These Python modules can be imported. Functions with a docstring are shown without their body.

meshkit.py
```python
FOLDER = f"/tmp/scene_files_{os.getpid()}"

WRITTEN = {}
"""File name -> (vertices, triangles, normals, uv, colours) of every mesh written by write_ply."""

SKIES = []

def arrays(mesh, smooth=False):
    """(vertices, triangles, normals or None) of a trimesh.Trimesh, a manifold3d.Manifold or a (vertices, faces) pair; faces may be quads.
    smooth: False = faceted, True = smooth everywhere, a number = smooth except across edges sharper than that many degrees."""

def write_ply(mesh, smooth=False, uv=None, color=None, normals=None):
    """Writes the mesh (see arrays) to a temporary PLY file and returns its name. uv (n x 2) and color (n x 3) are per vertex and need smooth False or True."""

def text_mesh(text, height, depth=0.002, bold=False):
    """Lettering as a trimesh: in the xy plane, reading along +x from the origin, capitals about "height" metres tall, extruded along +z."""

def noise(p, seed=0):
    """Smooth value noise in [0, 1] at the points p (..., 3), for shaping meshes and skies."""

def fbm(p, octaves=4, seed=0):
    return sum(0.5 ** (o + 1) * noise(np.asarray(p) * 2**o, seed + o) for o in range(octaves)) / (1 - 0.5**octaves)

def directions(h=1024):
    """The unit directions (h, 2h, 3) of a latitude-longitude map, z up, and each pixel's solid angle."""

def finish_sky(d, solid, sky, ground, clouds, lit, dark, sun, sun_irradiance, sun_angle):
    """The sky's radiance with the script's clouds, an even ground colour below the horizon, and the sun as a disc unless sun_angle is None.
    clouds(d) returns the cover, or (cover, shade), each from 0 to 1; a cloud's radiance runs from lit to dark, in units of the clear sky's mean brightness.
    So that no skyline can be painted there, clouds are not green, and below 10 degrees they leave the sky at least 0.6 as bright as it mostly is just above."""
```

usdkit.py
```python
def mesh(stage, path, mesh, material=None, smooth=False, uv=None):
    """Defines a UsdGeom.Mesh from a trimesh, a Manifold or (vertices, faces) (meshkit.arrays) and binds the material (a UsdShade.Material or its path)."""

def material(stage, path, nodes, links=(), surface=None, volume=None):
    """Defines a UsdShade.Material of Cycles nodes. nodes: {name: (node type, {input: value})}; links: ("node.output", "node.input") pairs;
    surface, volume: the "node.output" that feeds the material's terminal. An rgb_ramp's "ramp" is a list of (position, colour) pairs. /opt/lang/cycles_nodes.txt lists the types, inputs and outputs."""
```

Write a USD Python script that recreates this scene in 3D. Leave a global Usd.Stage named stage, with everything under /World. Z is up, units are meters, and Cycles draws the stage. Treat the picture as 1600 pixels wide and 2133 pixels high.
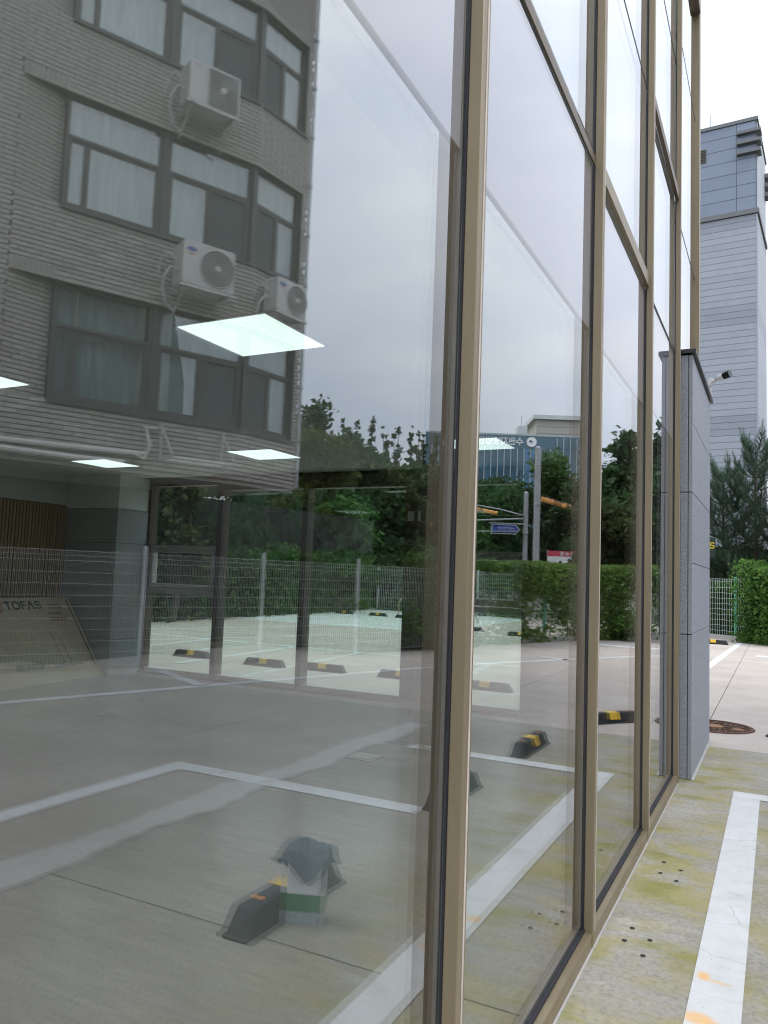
import math
import numpy as np
import trimesh
import usdkit
import meshkit
from pxr import Usd, UsdGeom, UsdLux, UsdShade, Gf, Sdf, Vt

stage = Usd.Stage.CreateInMemory()
UsdGeom.SetStageUpAxis(stage, "Z")
UsdGeom.Xform.Define(stage, "/World")
UsdGeom.Scope.Define(stage, "/World/Looks")

# ------------------------------------------------------------------ camera, sky, sun, exposure
EYE = np.array([0.73, 0.0, 1.5])
YAW, PITCH, ROLL, FPX = math.radians(27.2025), math.radians(4.827), math.radians(2.1608), 1599.56
EXPOSURE = 0.45
fw = np.array([-math.sin(YAW) * math.cos(PITCH), math.cos(YAW) * math.cos(PITCH), math.sin(PITCH)])
rt = np.cross(fw, [0, 0, 1.0]); rt /= np.linalg.norm(rt)
up = np.cross(rt, fw)
rt, up = math.cos(ROLL) * rt + math.sin(ROLL) * up, -math.sin(ROLL) * rt + math.cos(ROLL) * up
cam = UsdGeom.Camera.Define(stage, "/World/camera")
cam.CreateHorizontalApertureAttr(36.0)
cam.CreateVerticalApertureAttr(48.0)
cam.CreateFocalLengthAttr(36.0 * FPX / 1600.0)
cam.CreateClippingRangeAttr(Gf.Vec2f(0.02, 5000))
cam.CreateExposureAttr(EXPOSURE)
cam.AddTransformOp().Set(Gf.Matrix4d(*rt, 0, *up, 0, *(-fw), 0, *EYE, 1))

SUN_AZ, SUN_EL = math.radians(96.0), math.radians(56.0)      # behind thin cloud
SKY_STRENGTH = 0.15
CLOUD = 6.5
usdkit.material(stage, "/World/Looks/sky_look", {
    "sky": ("sky_texture", {"sky_type": "single_scattering", "sun_disc": False, "sun_elevation": SUN_EL, "sun_rotation": SUN_AZ, "aerosol_density": 2.0}),
    "co": ("texture_coordinate", {}),
    "mp": ("mapping", {"scale": (1.3, 1.3, 3.2)}),
    "n": ("noise_texture", {"scale": 1.9, "detail": 4, "roughness": 0.48, "distortion": 0.35}),
    "r": ("rgb_ramp", {"ramp": [(0.28, (0.70 * CLOUD, 0.79 * CLOUD, 0.97 * CLOUD)), (0.50, (0.87 * CLOUD, 0.93 * CLOUD, 1.06 * CLOUD)), (0.70, (1.03 * CLOUD, 1.07 * CLOUD, 1.13 * CLOUD))]}),
    "sz": ("separate_xyz", {}), "el": ("map_range", {"from_min": 0.0, "from_max": 1.0, "to_min": 0.62, "to_max": 1.65, "clamp": True}), "ec": ("combine_color", {}), "em": ("mix_color", {"blend_type": "multiply", "fac": 1.0, "use_clamp": False}),
    "m": ("mix_color", {"fac": 0.93, "use_clamp": False}),
    "bg": ("background_shader", {"strength": SKY_STRENGTH}),
}, [("co.generated", "mp.vector"), ("mp.vector", "n.vector"), ("n.fac", "r.fac"), ("sky.color", "m.a"), ("co.generated", "sz.vector"), ("sz.z", "el.value"), ("el.result", "ec.r"), ("el.result", "ec.g"), ("el.result", "ec.b"), ("r.color", "em.a"), ("ec.color", "em.b"), ("em.result", "m.b"), ("m.result", "bg.color")], surface="bg.background")
dome = UsdLux.DomeLight.Define(stage, "/World/sky")
dome.GetPrim().SetCustomDataByKey("kind", "structure")
UsdShade.MaterialBindingAPI.Apply(dome.GetPrim()).Bind(UsdShade.Material.Get(stage, "/World/Looks/sky_look"))
sun = UsdLux.DistantLight.Define(stage, "/World/sun")
sun.CreateNormalizeAttr(True)
sun.CreateIntensityAttr(0.40)
sun.CreateAngleAttr(25.0)
sun.CreateColorAttr(Gf.Vec3f(1.0, 0.97, 0.92))
sd = np.array([math.sin(SUN_AZ) * math.cos(SUN_EL), math.cos(SUN_AZ) * math.cos(SUN_EL), math.sin(SUN_EL)])
sx = np.cross([0, 0, 1.0], sd); sx /= np.linalg.norm(sx)
sun.AddTransformOp().Set(Gf.Matrix4d(*sx, 0, *np.cross(sd, sx), 0, *sd, 0, 0, 0, 0, 1))

# ------------------------------------------------------------------ helpers
USED = {}


def numbered(name, parent="/World"):
    p = f"{parent}/{name}"
    if p not in USED:
        USED[p] = 0
        return p
    USED[p] += 1
    return f"{p}_{USED[p]:03d}"


def data(prim, label=None, cat=None, group=None, kind=None):
    for k, v in (("label", label), ("category", cat), ("group", group), ("kind", kind)):
        if v:
            prim.SetCustomDataByKey(k, v)
    return prim


def path_of(parent):
    return "/World" if parent is None else str(parent.GetPath())


def thing(name, label=None, cat=None, group=None, kind=None, loc=(0, 0, 0), rotz=0.0, parent=None):
    x = UsdGeom.Xform.Define(stage, numbered(name, path_of(parent)))
    if any(loc) or rotz:
        x.AddTranslateOp().Set(Gf.Vec3d(*map(float, loc)))
        x.AddRotateZOp().Set(float(math.degrees(rotz)))
    return data(x.GetPrim(), label, cat, group, kind)


def copy_of(root, loc, rotz, label, group=None):
    was = root.GetCustomData()
    r = thing(root.GetName(), label, was["category"], group or was.get("group"), None, loc, rotz)
    r.GetReferences().AddInternalReference(root.GetPath())
    r.SetInstanceable(True)
    return r


def obj(name, mesh, mat, parent=None, label=None, cat=None, group=None, kind=None, smooth=False):
    if isinstance(mesh, MB):
        mesh = mesh.mesh()
    m = usdkit.mesh(stage, numbered(name, path_of(parent)), mesh, LOOK[mat], smooth=smooth)
    return data(m.GetPrim(), label, cat, group, kind)


class MB:
    """Collects pieces of ONE mesh."""

    def __init__(self):
        self.v, self.f, self.n = [], [], 0

    def add(self, v, f):
        v = np.asarray(v, float); f = np.asarray(f, int)
        if len(f) and f.shape[1] == 4:
            f = np.vstack([f[:, [0, 1, 2]], f[:, [0, 2, 3]]])
        self.v.append(v); self.f.append(f + self.n); self.n += len(v)
        return self

    def tm(self, m):
        return self.add(m.vertices, m.faces)

    def box(self, x0, x1, y0, y1, z0, z1):
        return self.obox((x0, y0, z0), (x1 - x0, 0, 0), (0, y1 - y0, 0), (0, 0, z1 - z0))

    def obox(self, o, a, b, c):
        o, a, b, c = (np.asarray(q, float) for q in (o, a, b, c))
        if np.dot(np.cross(a, b), c) < 0:
            a, b = b, a
        v = [o, o + a, o + a + b, o + b, o + c, o + a + c, o + a + b + c, o + b + c]
        return self.add(v, [[0, 3, 2, 1], [4, 5, 6, 7], [0, 1, 5, 4], [1, 2, 6, 5], [2, 3, 7, 6], [3, 0, 4, 7]])

    def cham(self, x0, x1, y0, y1, z0, z1, c=0.004):
        """box with its vertical and top edges chamfered"""
        p = [(x0 + c, y0), (x1 - c, y0), (x1, y0 + c), (x1, y1 - c), (x1 - c, y1), (x0 + c, y1), (x0, y1 - c), (x0, y0 + c)]
        q = [(x0 + 2 * c, y0 + c), (x1 - 2 * c, y0 + c), (x1 - c, y0 + 2 * c), (x1 - c, y1 - 2 * c), (x1 - 2 * c, y1 - c), (x0 + 2 * c, y1 - c), (x0 + c, y1 - 2 * c), (x0 + c, y0 + 2 * c)]
        return self.loft([[(*a, z0) for a in p], [(*a, z1 - c) for a in p], [(*a, z1) for a in q]])

    def loft(self, rings, caps=True):
        k = len(rings[0]); v = np.vstack([np.asarray(r, float) for r in rings]); f = []
        for i in range(len(rings) - 1):
            for j in range(k):
                a, b = i * k + j, i * k + (j + 1) % k
                f += [[a, b, b + k], [a, b + k, a + k]]
        if caps:
            t = (len(rings) - 1) * k
            f += [[0, j + 1, j] for j in range(1, k - 1)] + [[t, t + j, t + j + 1] for j in range(1, k - 1)]
        return self.add(v, f)

    def tube(self, pts, r, n=8, caps=True):
        p = np.asarray(pts, float); r = np.broadcast_to(np.asarray(r, float), (len(p),))
        t = np.gradient(p, axis=0); t /= np.linalg.norm(t, axis=1, keepdims=True) + 1e-12
        ref = np.array([0, 0, 1.0]) if abs(t[0, 2]) < 0.9 else np.array([1.0, 0, 0])
        rings = []
        for i in range(len(p)):
            a = np.cross(t[i], ref); a /= np.linalg.norm(a) + 1e-12; b = np.cross(t[i], a)
            an = -np.arange(n) * 2 * np.pi / n
            rings.append(p[i] + r[i] * (np.cos(an)[:, None] * a + np.sin(an)[:, None] * b))
        return self.loft(rings, caps)

    def bar(self, p0, p1, w, h, upv=(0, 0, 1)):
        p0, p1 = np.asarray(p0, float), np.asarray(p1, float); d = p1 - p0; t = d / np.linalg.norm(d)
        a = np.cross(t, upv); a /= np.linalg.norm(a); b = np.cross(a, t)
        return self.obox(p0 - a * w / 2 - b * h / 2, d, a * w, b * h)

    def pane(self, x0, x1, y0, y1, z0, z1):
        """a sheet of glass: its coated face at x1 and its ground edges"""
        v = [(x0, y0, z0), (x0, y1, z0), (x0, y1, z1), (x0, y0, z1), (x1, y0, z0), (x1, y1, z0), (x1, y1, z1), (x1, y0, z1)]
        return self.add(v, [[4, 5, 6, 7], [0, 4, 7, 3], [1, 2, 6, 5], [0, 1, 5, 4], [3, 7, 6, 2]])

    def quad(self, a, b, c, d):
        return self.add([a, b, c, d], [[0, 1, 2], [0, 2, 3]])

    def mesh(self):
        return np.vstack(self.v), np.vstack(self.f)


def frame_of(o, a, b, c):
    M = np.eye(4); M[:3, 0], M[:3, 1], M[:3, 2], M[:3, 3] = a, b, c, o
    return M


def lettering(text, h, o, a, b, depth=0.003, bold=False, width=None):
    m = meshkit.text_mesh(text, h, depth, bold)
    if width:
        m.apply_scale([width / m.extents[0], 1, 1])
    a = np.asarray(a, float); a = a / np.linalg.norm(a); b = np.asarray(b, float); b = b / np.linalg.norm(b)
    m.apply_transform(frame_of(o, a, b, np.cross(a, b)))
    return m


LOOK = {}


def look(name, nodes, links, surface="p.BSDF"):
    LOOK[name] = usdkit.material(stage, f"/World/Looks/{name}", nodes, links, surface=surface)


def plain(name, col, rough=0.5, metal=0.0, var=0.12, scale=6.0, stretch=(1, 1, 1), bump=0.0, bscale=None, spec=0.5, island=0.0, detail=5):
    c = np.array(col, float)
    nodes = {"g": ("geometry", {}), "mp": ("mapping", {"scale": stretch}), "n": ("noise_texture", {"scale": scale, "detail": detail, "roughness": 0.6}),
             "r": ("rgb_ramp", {"ramp": [(0.25, tuple(np.clip(c * (1 - var), 0, 1))), (0.75, tuple(np.clip(c * (1 + var), 0, 1)))]}),
             "p": ("principled_bsdf", {"roughness": rough, "metallic": metal, "specular_ior_level": spec})}
    links = [("g.position", "mp.vector"), ("mp.vector", "n.vector"), ("n.fac", "r.fac")]
    out = "r.color"
    if island:
        nodes["isr"] = ("map_range", {"to_min": 1 - island, "to_max": 1 + island})
        nodes["isc"] = ("combine_color", {})
        nodes["ism"] = ("mix_color", {"blend_type": "multiply", "fac": 1.0, "use_clamp": False})
        nodes["oi"] = ("object_info", {})
        nodes["ad"] = ("math", {"math_type": "add"}); nodes["fr"] = ("math", {"math_type": "fraction"})
        links += [("g.random_per_island", "ad.value1"), ("oi.random", "ad.value2"), ("ad.value", "fr.value1"), ("fr.value", "isr.value")]
        links += [("isr.result", f"isc.{k}") for k in "rgb"] + [(out, "ism.a"), ("isc.color", "ism.b")]
        out = "ism.result"
    links.append((out, "p.base_color"))
    if bump:
        nodes["bn"] = ("noise_texture", {"scale": bscale or scale * 6, "detail": 4})
        nodes["b"] = ("bump", {"strength": bump, "distance": 0.01})
        links += [("mp.vector", "bn.vector"), ("bn.fac", "b.height"), ("b.normal", "p.normal")]
    look(name, nodes, links)


def glass(name, r0, tint, rough=0.0):
    look(name, {"lw": ("layer_weight", {"blend": 0.5}), "pw": ("math", {"math_type": "power", "value2": 5.0}), "mr": ("map_range", {"to_min": r0, "to_max": 1.0}),
                "t": ("transparent_bsdf", {"color": tint}), "g": ("glossy_bsdf", {"color": (1, 1, 1), "roughness": rough}), "m": ("mix_closure", {})},
         [("lw.facing", "pw.value1"), ("pw.value", "mr.value"), ("mr.result", "m.fac"), ("t.BSDF", "m.closure1"), ("g.BSDF", "m.closure2")], surface="m.closure")


def leafy(name, c0, c1, c2, rough=0.6, trans=0.35):
    look(name, {"g": ("geometry", {}), "n": ("noise_texture", {"scale": 0.9, "detail": 3}), "ad": ("math", {"math_type": "multiply_add", "value2": 0.55, "value3": 0.0}),
                "sc": ("math", {"math_type": "multiply_add", "value2": 0.45}),
                "r": ("rgb_ramp", {"ramp": [(0.12, c0), (0.5, c1), (0.9, c2)]}), "p": ("principled_bsdf", {"roughness": rough, "specular_ior_level": 0.25}),
                "t": ("translucent_bsdf", {}), "m": ("mix_closure", {"fac": trans})},
         [("g.position", "n.vector"), ("g.random_per_island", "sc.value1"), ("n.fac", "ad.value1"), ("ad.value", "sc.value3"), ("sc.value", "r.fac"), ("r.color", "p.base_color"), ("r.color", "t.color"),
          ("p.BSDF", "m.closure1"), ("t.BSDF", "m.closure2")], surface="m.closure")


def emit(name, col, s):
    look(name, {"e": ("emission", {"color": col, "strength": s})}, [], surface="e.emission")


# ------------------------------------------------------------------ materials
glass("glass_outer", 0.19, (0.945, 0.972, 0.958))
glass("glass_inner", 0.29, (0.94, 0.968, 0.953))
glass("glass_single", 0.05, (0.90, 0.985, 0.95))
glass("window_glass", 0.17, (0.80, 0.85, 0.85))
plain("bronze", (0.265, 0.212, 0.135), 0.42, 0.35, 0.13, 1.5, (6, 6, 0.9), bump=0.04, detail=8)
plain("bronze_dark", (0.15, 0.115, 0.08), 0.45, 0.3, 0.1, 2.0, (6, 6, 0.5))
plain("gasket", (0.02, 0.02, 0.026), 0.7)
plain("spacer", (0.20, 0.20, 0.21), 0.4, 0.5)
plain("post_brown", (0.042, 0.034, 0.024), 0.5, 0.2, 0.12, 3, (5, 5, 0.5))
plain("sealant", (0.62, 0.56, 0.50), 0.6, var=0.3, scale=9)
plain("caulk", (0.46, 0.45, 0.43), 0.6, var=0.12, scale=14)
plain("shade_fabric", (0.33, 0.325, 0.40), 0.85, var=0.03, scale=2)
plain("frame_grey", (0.50, 0.49, 0.465), 0.45, 0.2)
plain("frame_brown", (0.10, 0.075, 0.052), 0.45, 0.2, 0.15, 3, (5, 5, 0.5))
plain("dark_window_frame", (0.085, 0.083, 0.078), 0.45, 0.2)
plain("black_metal", (0.03, 0.03, 0.032), 0.45)
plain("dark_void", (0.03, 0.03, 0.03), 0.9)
plain("granite_side", (0.325, 0.35, 0.40), 0.6, var=0.24, scale=26, stretch=(1, 0.5, 1.5), bump=0.6, bscale=26, island=0.04, detail=8)
plain("granite_front", (0.30, 0.315, 0.335), 0.75, var=0.55, scale=170, stretch=(1, 1, 1), bump=0.2, bscale=200, detail=3)
plain("room_white", (0.80, 0.81, 0.77), 0.7, var=0.03)
plain("room_ceiling", (0.72, 0.73, 0.70), 0.8, var=0.03)
plain("room_dark_wall", (0.085, 0.07, 0.05), 0.7, var=0.15, scale=8)
plain("room_panel", (0.40, 0.41, 0.40), 0.5, var=0.05)
plain("slat_wood", (0.42, 0.28, 0.15), 0.5, var=0.25, scale=4, stretch=(8, 8, 0.6), island=0.15)
plain("cardboard", (0.66, 0.54, 0.36), 0.8, var=0.10, scale=5, stretch=(1, 1, 6), bump=0.05)
plain("ink_black", (0.03, 0.03, 0.035), 0.7)
plain("ink_red", (0.45, 0.05, 0.06), 0.7)
plain("plate_white", (0.75, 0.75, 0.73), 0.4)
plain("metal_plate", (0.35, 0.35, 0.34), 0.35, 0.7)
plain("rubber", (0.016, 0.017, 0.019), 0.55, var=0.4, scale=12, bump=0.08, bscale=90)
plain("stop_yellow", (0.72, 0.45, 0.03), 0.45, var=0.15, scale=18)
plain("stop_orange", (0.80, 0.25, 0.03), 0.4)
plain("brick", (0.32, 0.297, 0.268), 0.85, var=0.12, scale=9, bump=0.1, island=0.15)
plain("mortar", (0.065, 0.063, 0.058), 0.9)
plain("soffit", (0.34, 0.33, 0.31), 0.8)
plain("curtain", (0.62, 0.655, 0.64), 0.9, var=0.50, scale=4.2, stretch=(3.5, 3.5, 0.35), detail=7)
plain("screen_mesh", (0.085, 0.095, 0.093), 0.9)
plain("ac_white", (0.47, 0.465, 0.445), 0.5, var=0.08, scale=4)
plain("ac_grille", (0.16, 0.16, 0.155), 0.5)
plain("ac_blue", (0.04, 0.07, 0.32), 0.5)
plain("pipe_wrap", (0.55, 0.54, 0.52), 0.7, var=0.15, scale=12)
plain("galvanised", (0.42, 0.43, 0.44), 0.5, 0.4, 0.15, 10)
plain("fence_white", (0.40, 0.415, 0.42), 0.4, 0.0, 0.06)
plain("fence_green", (0.10, 0.34, 0.22), 0.45)
plain("mesh_green_white", (0.50, 0.62, 0.55), 0.45)
plain("concrete_pole", (0.34, 0.35, 0.36), 0.8, var=0.12, scale=3, stretch=(1, 1, 0.4))
plain("sign_blue", (0.02, 0.055, 0.36), 0.4)
plain("sign_white", (0.85, 0.86, 0.86), 0.4)
plain("banner_red", (0.62, 0.07, 0.11), 0.6)
plain("sleeve_orange", (0.85, 0.36, 0.09), 0.5, var=0.3, scale=4)
plain("office_glass", (0.035, 0.10, 0.15), 0.12, var=0.45, scale=0.25, spec=0.8, island=0.35)
plain("office_glass_blue", (0.06, 0.19, 0.36), 0.15, var=0.25, scale=0.4, spec=0.8)
plain("office_fin", (0.40, 0.46, 0.48), 0.4, 0.3)
plain("beige_wall", (0.48, 0.45, 0.40), 0.8, var=0.05)
plain("roof_white", (0.62, 0.62, 0.60), 0.7)
plain("tower_panel", (0.34, 0.365, 0.40), 0.5, var=0.06, scale=1.0, island=0.035)
plain("tower_panel_dark", (0.285, 0.303, 0.34), 0.5, var=0.05, scale=1.0, island=0.03)
plain("tower_panel_blue", (0.215, 0.25, 0.31), 0.4, 0.2, var=0.06, scale=0.6, island=0.05)
plain("tower_trim", (0.16, 0.165, 0.17), 0.5)
plain("trunk", (0.085, 0.068, 0.052), 0.9, var=0.3, scale=10, stretch=(1, 1, 0.3))
plain("kerb", (0.38, 0.37, 0.34), 0.85, var=0.12, scale=8)
plain("base_ground", (0.10, 0.105, 0.075), 0.95, var=0.3, scale=0.6)
plain("pack_white", (0.66, 0.66, 0.68), 0.5, var=0.1)
plain("pack_green", (0.03, 0.16, 0.055), 0.5, var=0.2, scale=25)
plain("pack_grey", (0.34, 0.40, 0.42), 0.6, var=0.4, scale=40)
plain("grey_cloth", (0.12, 0.14, 0.165), 0.95, var=0.25, scale=20, bump=0.3, bscale=60)
plain("rust_iron", (0.105, 0.052, 0.034), 0.75, 0.3, 0.35, 22)
plain("rust_pale", (0.27, 0.14, 0.065), 0.75, 0.1, 0.3, 22)
plain("yellow_letter", (0.58, 0.47, 0.03), 0.5)
plain("sign_dark", (0.015, 0.03, 0.02), 0.6)
plain("rack_metal", (0.5, 0.46, 0.38), 0.35, 0.8)
plain("cam_white", (0.78, 0.78, 0.78), 0.35)
plain("cam_black", (0.008, 0.008, 0.01), 0.15)
plain("rubber_dirt", (0.05, 0.04, 0.02), 0.9)
plain("floor_grey", (0.155, 0.150, 0.143), 0.22, var=0.09, scale=1.6)
plain("concrete_edge", (0.5, 0.5, 0.48), 0.85, var=0.08)
emit("led_panel", (0.80, 0.97, 0.93), 1.35)
plain("led_frame", (0.6, 0.6, 0.6), 0.5)
leafy("leaf_dark", (0.023, 0.051, 0.019), (0.061, 0.128, 0.038), (0.151, 0.244, 0.070))
leafy("leaf_mid", (0.035, 0.078, 0.019), (0.097, 0.194, 0.043), (0.227, 0.335, 0.082))
leafy("leaf_yellow", (0.055, 0.080, 0.018), (0.125, 0.155, 0.034), (0.21, 0.225, 0.07))
leafy("leaf_ivy", (0.051, 0.112, 0.023), (0.139, 0.278, 0.051), (0.313, 0.464, 0.093))
leafy("leaf_bright", (0.062, 0.119, 0.025), (0.156, 0.263, 0.050), (0.300, 0.413, 0.094))
leafy("needle", (0.045, 0.085, 0.050), (0.095, 0.165, 0.092), (0.165, 0.245, 0.130), trans=0.42)
leafy("leaf_olive", (0.032, 0.048, 0.015), (0.075, 0.096, 0.028), (0.125, 0.145, 0.048))


def concrete(name, base, light, moss=0.0, streak=0.14, pink=None):
    """broom-finished concrete: blotches, fine streaks along x, hairline darkening and, by the wall, yellow-green growth"""
    b, l = np.array(base), np.array(light)
    N = {"g": ("geometry", {}),
         "m1": ("mapping", {"scale": (0.8, 1.0, 1)}), "n1": ("noise_texture", {"scale": 1.1, "detail": 7, "roughness": 0.62}),
         "r1": ("rgb_ramp", {"ramp": [(0.30, tuple(b)), (0.52, tuple((b + l) / 2)), (0.72, tuple(l))]}),
         "m2": ("mapping", {"scale": (2.6, 17, 1)}), "n2": ("noise_texture", {"scale": 1.0, "detail": 7, "roughness": 0.74, "distortion": 0.6}),
         "r2": ("rgb_ramp", {"ramp": [(0.25, (1 - streak * 1.5,) * 3), (0.75, (1 + streak,) * 3)]}),
         "mu": ("mix_color", {"blend_type": "multiply", "fac": 1.0, "use_clamp": False}),
         "n3": ("noise_texture", {"scale": 38, "detail": 8, "roughness": 0.72}), "r3": ("rgb_ramp", {"ramp": [(0.30, (0.78,) * 3), (0.5, (0.99,) * 3), (0.7, (1.06,) * 3)]}),
         "mu2": ("mix_color", {"blend_type": "multiply", "fac": 1.0, "use_clamp": False}),
         "p": ("principled_bsdf", {"roughness": 0.85, "specular_ior_level": 0.3}),
         "bp": ("bump", {"strength": 0.25, "distance": 0.004})}
    L = [("g.position", "m1.vector"), ("m1.vector", "n1.vector"), ("n1.fac", "r1.fac"), ("g.position", "m2.vector"), ("m2.vector", "n2.vector"), ("n2.fac", "r2.fac"),
         ("r1.color", "mu.a"), ("r2.color", "mu.b"), ("g.position", "n3.vector"), ("n3.fac", "r3.fac"), ("mu.result", "mu2.a"), ("r3.color", "mu2.b"), ("n2.fac", "bp.height"), ("bp.normal", "p.normal")]
    out = "mu2.result"
    if moss:
        N.update({"sx": ("separate_xyz", {}), "fx": ("map_range", {"from_min": 0.30, "from_max": 1.45, "to_min": 1.0, "to_max": 0.0, "clamp": True, "range_type": "smoothstep"}),
                  "m4": ("mapping", {"scale": (1.5, 2.2, 1), "location": (3.1, 1.7, 0)}), "n4": ("noise_texture", {"scale": 1.35, "detail": 6, "roughness": 0.66, "distortion": 0.5}),
                  "r4": ("map_range", {"from_min": 0.40, "from_max": 0.62, "clamp": True, "range_type": "smoothstep"}),
                  "mm": ("math", {"math_type": "multiply"}), "mk": ("math", {"math_type": "multiply", "value2": moss}),
                  "n5": ("noise_texture", {"scale": 3.3, "detail": 5}), "mc": ("rgb_ramp", {"ramp": [(0.32, (0.38, 0.335, 0.20)), (0.5, (0.335, 0.305, 0.135)), (0.68, (0.235, 0.235, 0.065))]}),
                  "mx": ("mix_color", {}), "n6": ("noise_texture", {"scale": 2.1, "detail": 6, "roughness": 0.7}), "r6": ("map_range", {"from_min": 0.56, "from_max": 0.74, "to_max": 0.75, "clamp": True}), "f6": ("math", {"math_type": "multiply"}),
                  "mw": ("mix_color", {"b": (0.52, 0.505, 0.45)})})
        L += [("g.position", "sx.vector"), ("sx.x", "fx.value"), ("g.position", "m4.vector"), ("m4.vector", "n4.vector"), ("n4.fac", "r4.value"), ("fx.result", "mm.value1"), ("r4.result", "mm.value2"), ("mm.value", "mk.value1"),
              ("g.position", "n5.vector"), ("n5.fac", "mc.fac"), ("mk.value", "mx.fac"), (out, "mw.a"), ("m1.vector", "n6.vector"), ("n6.fac", "r6.value"), ("r6.result", "f6.value1"), ("fx.result", "f6.value2"), ("f6.value", "mw.fac"), ("mw.result", "mx.a"), ("mc.color", "mx.b")]
        N["ms"] = ("mix_color", {"blend_type": "multiply", "fac": 0.85, "use_clamp": False})
        N["ms2"] = ("mix_color", {"blend_type": "multiply", "fac": 0.9, "use_clamp": False})
        L += [("mx.result", "ms.a"), ("r2.color", "ms.b"), ("ms.result", "ms2.a"), ("r3.color", "ms2.b")]
        out = "ms2.result"
    L.append((out, "p.base_color"))
    look(name, N, L)


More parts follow.
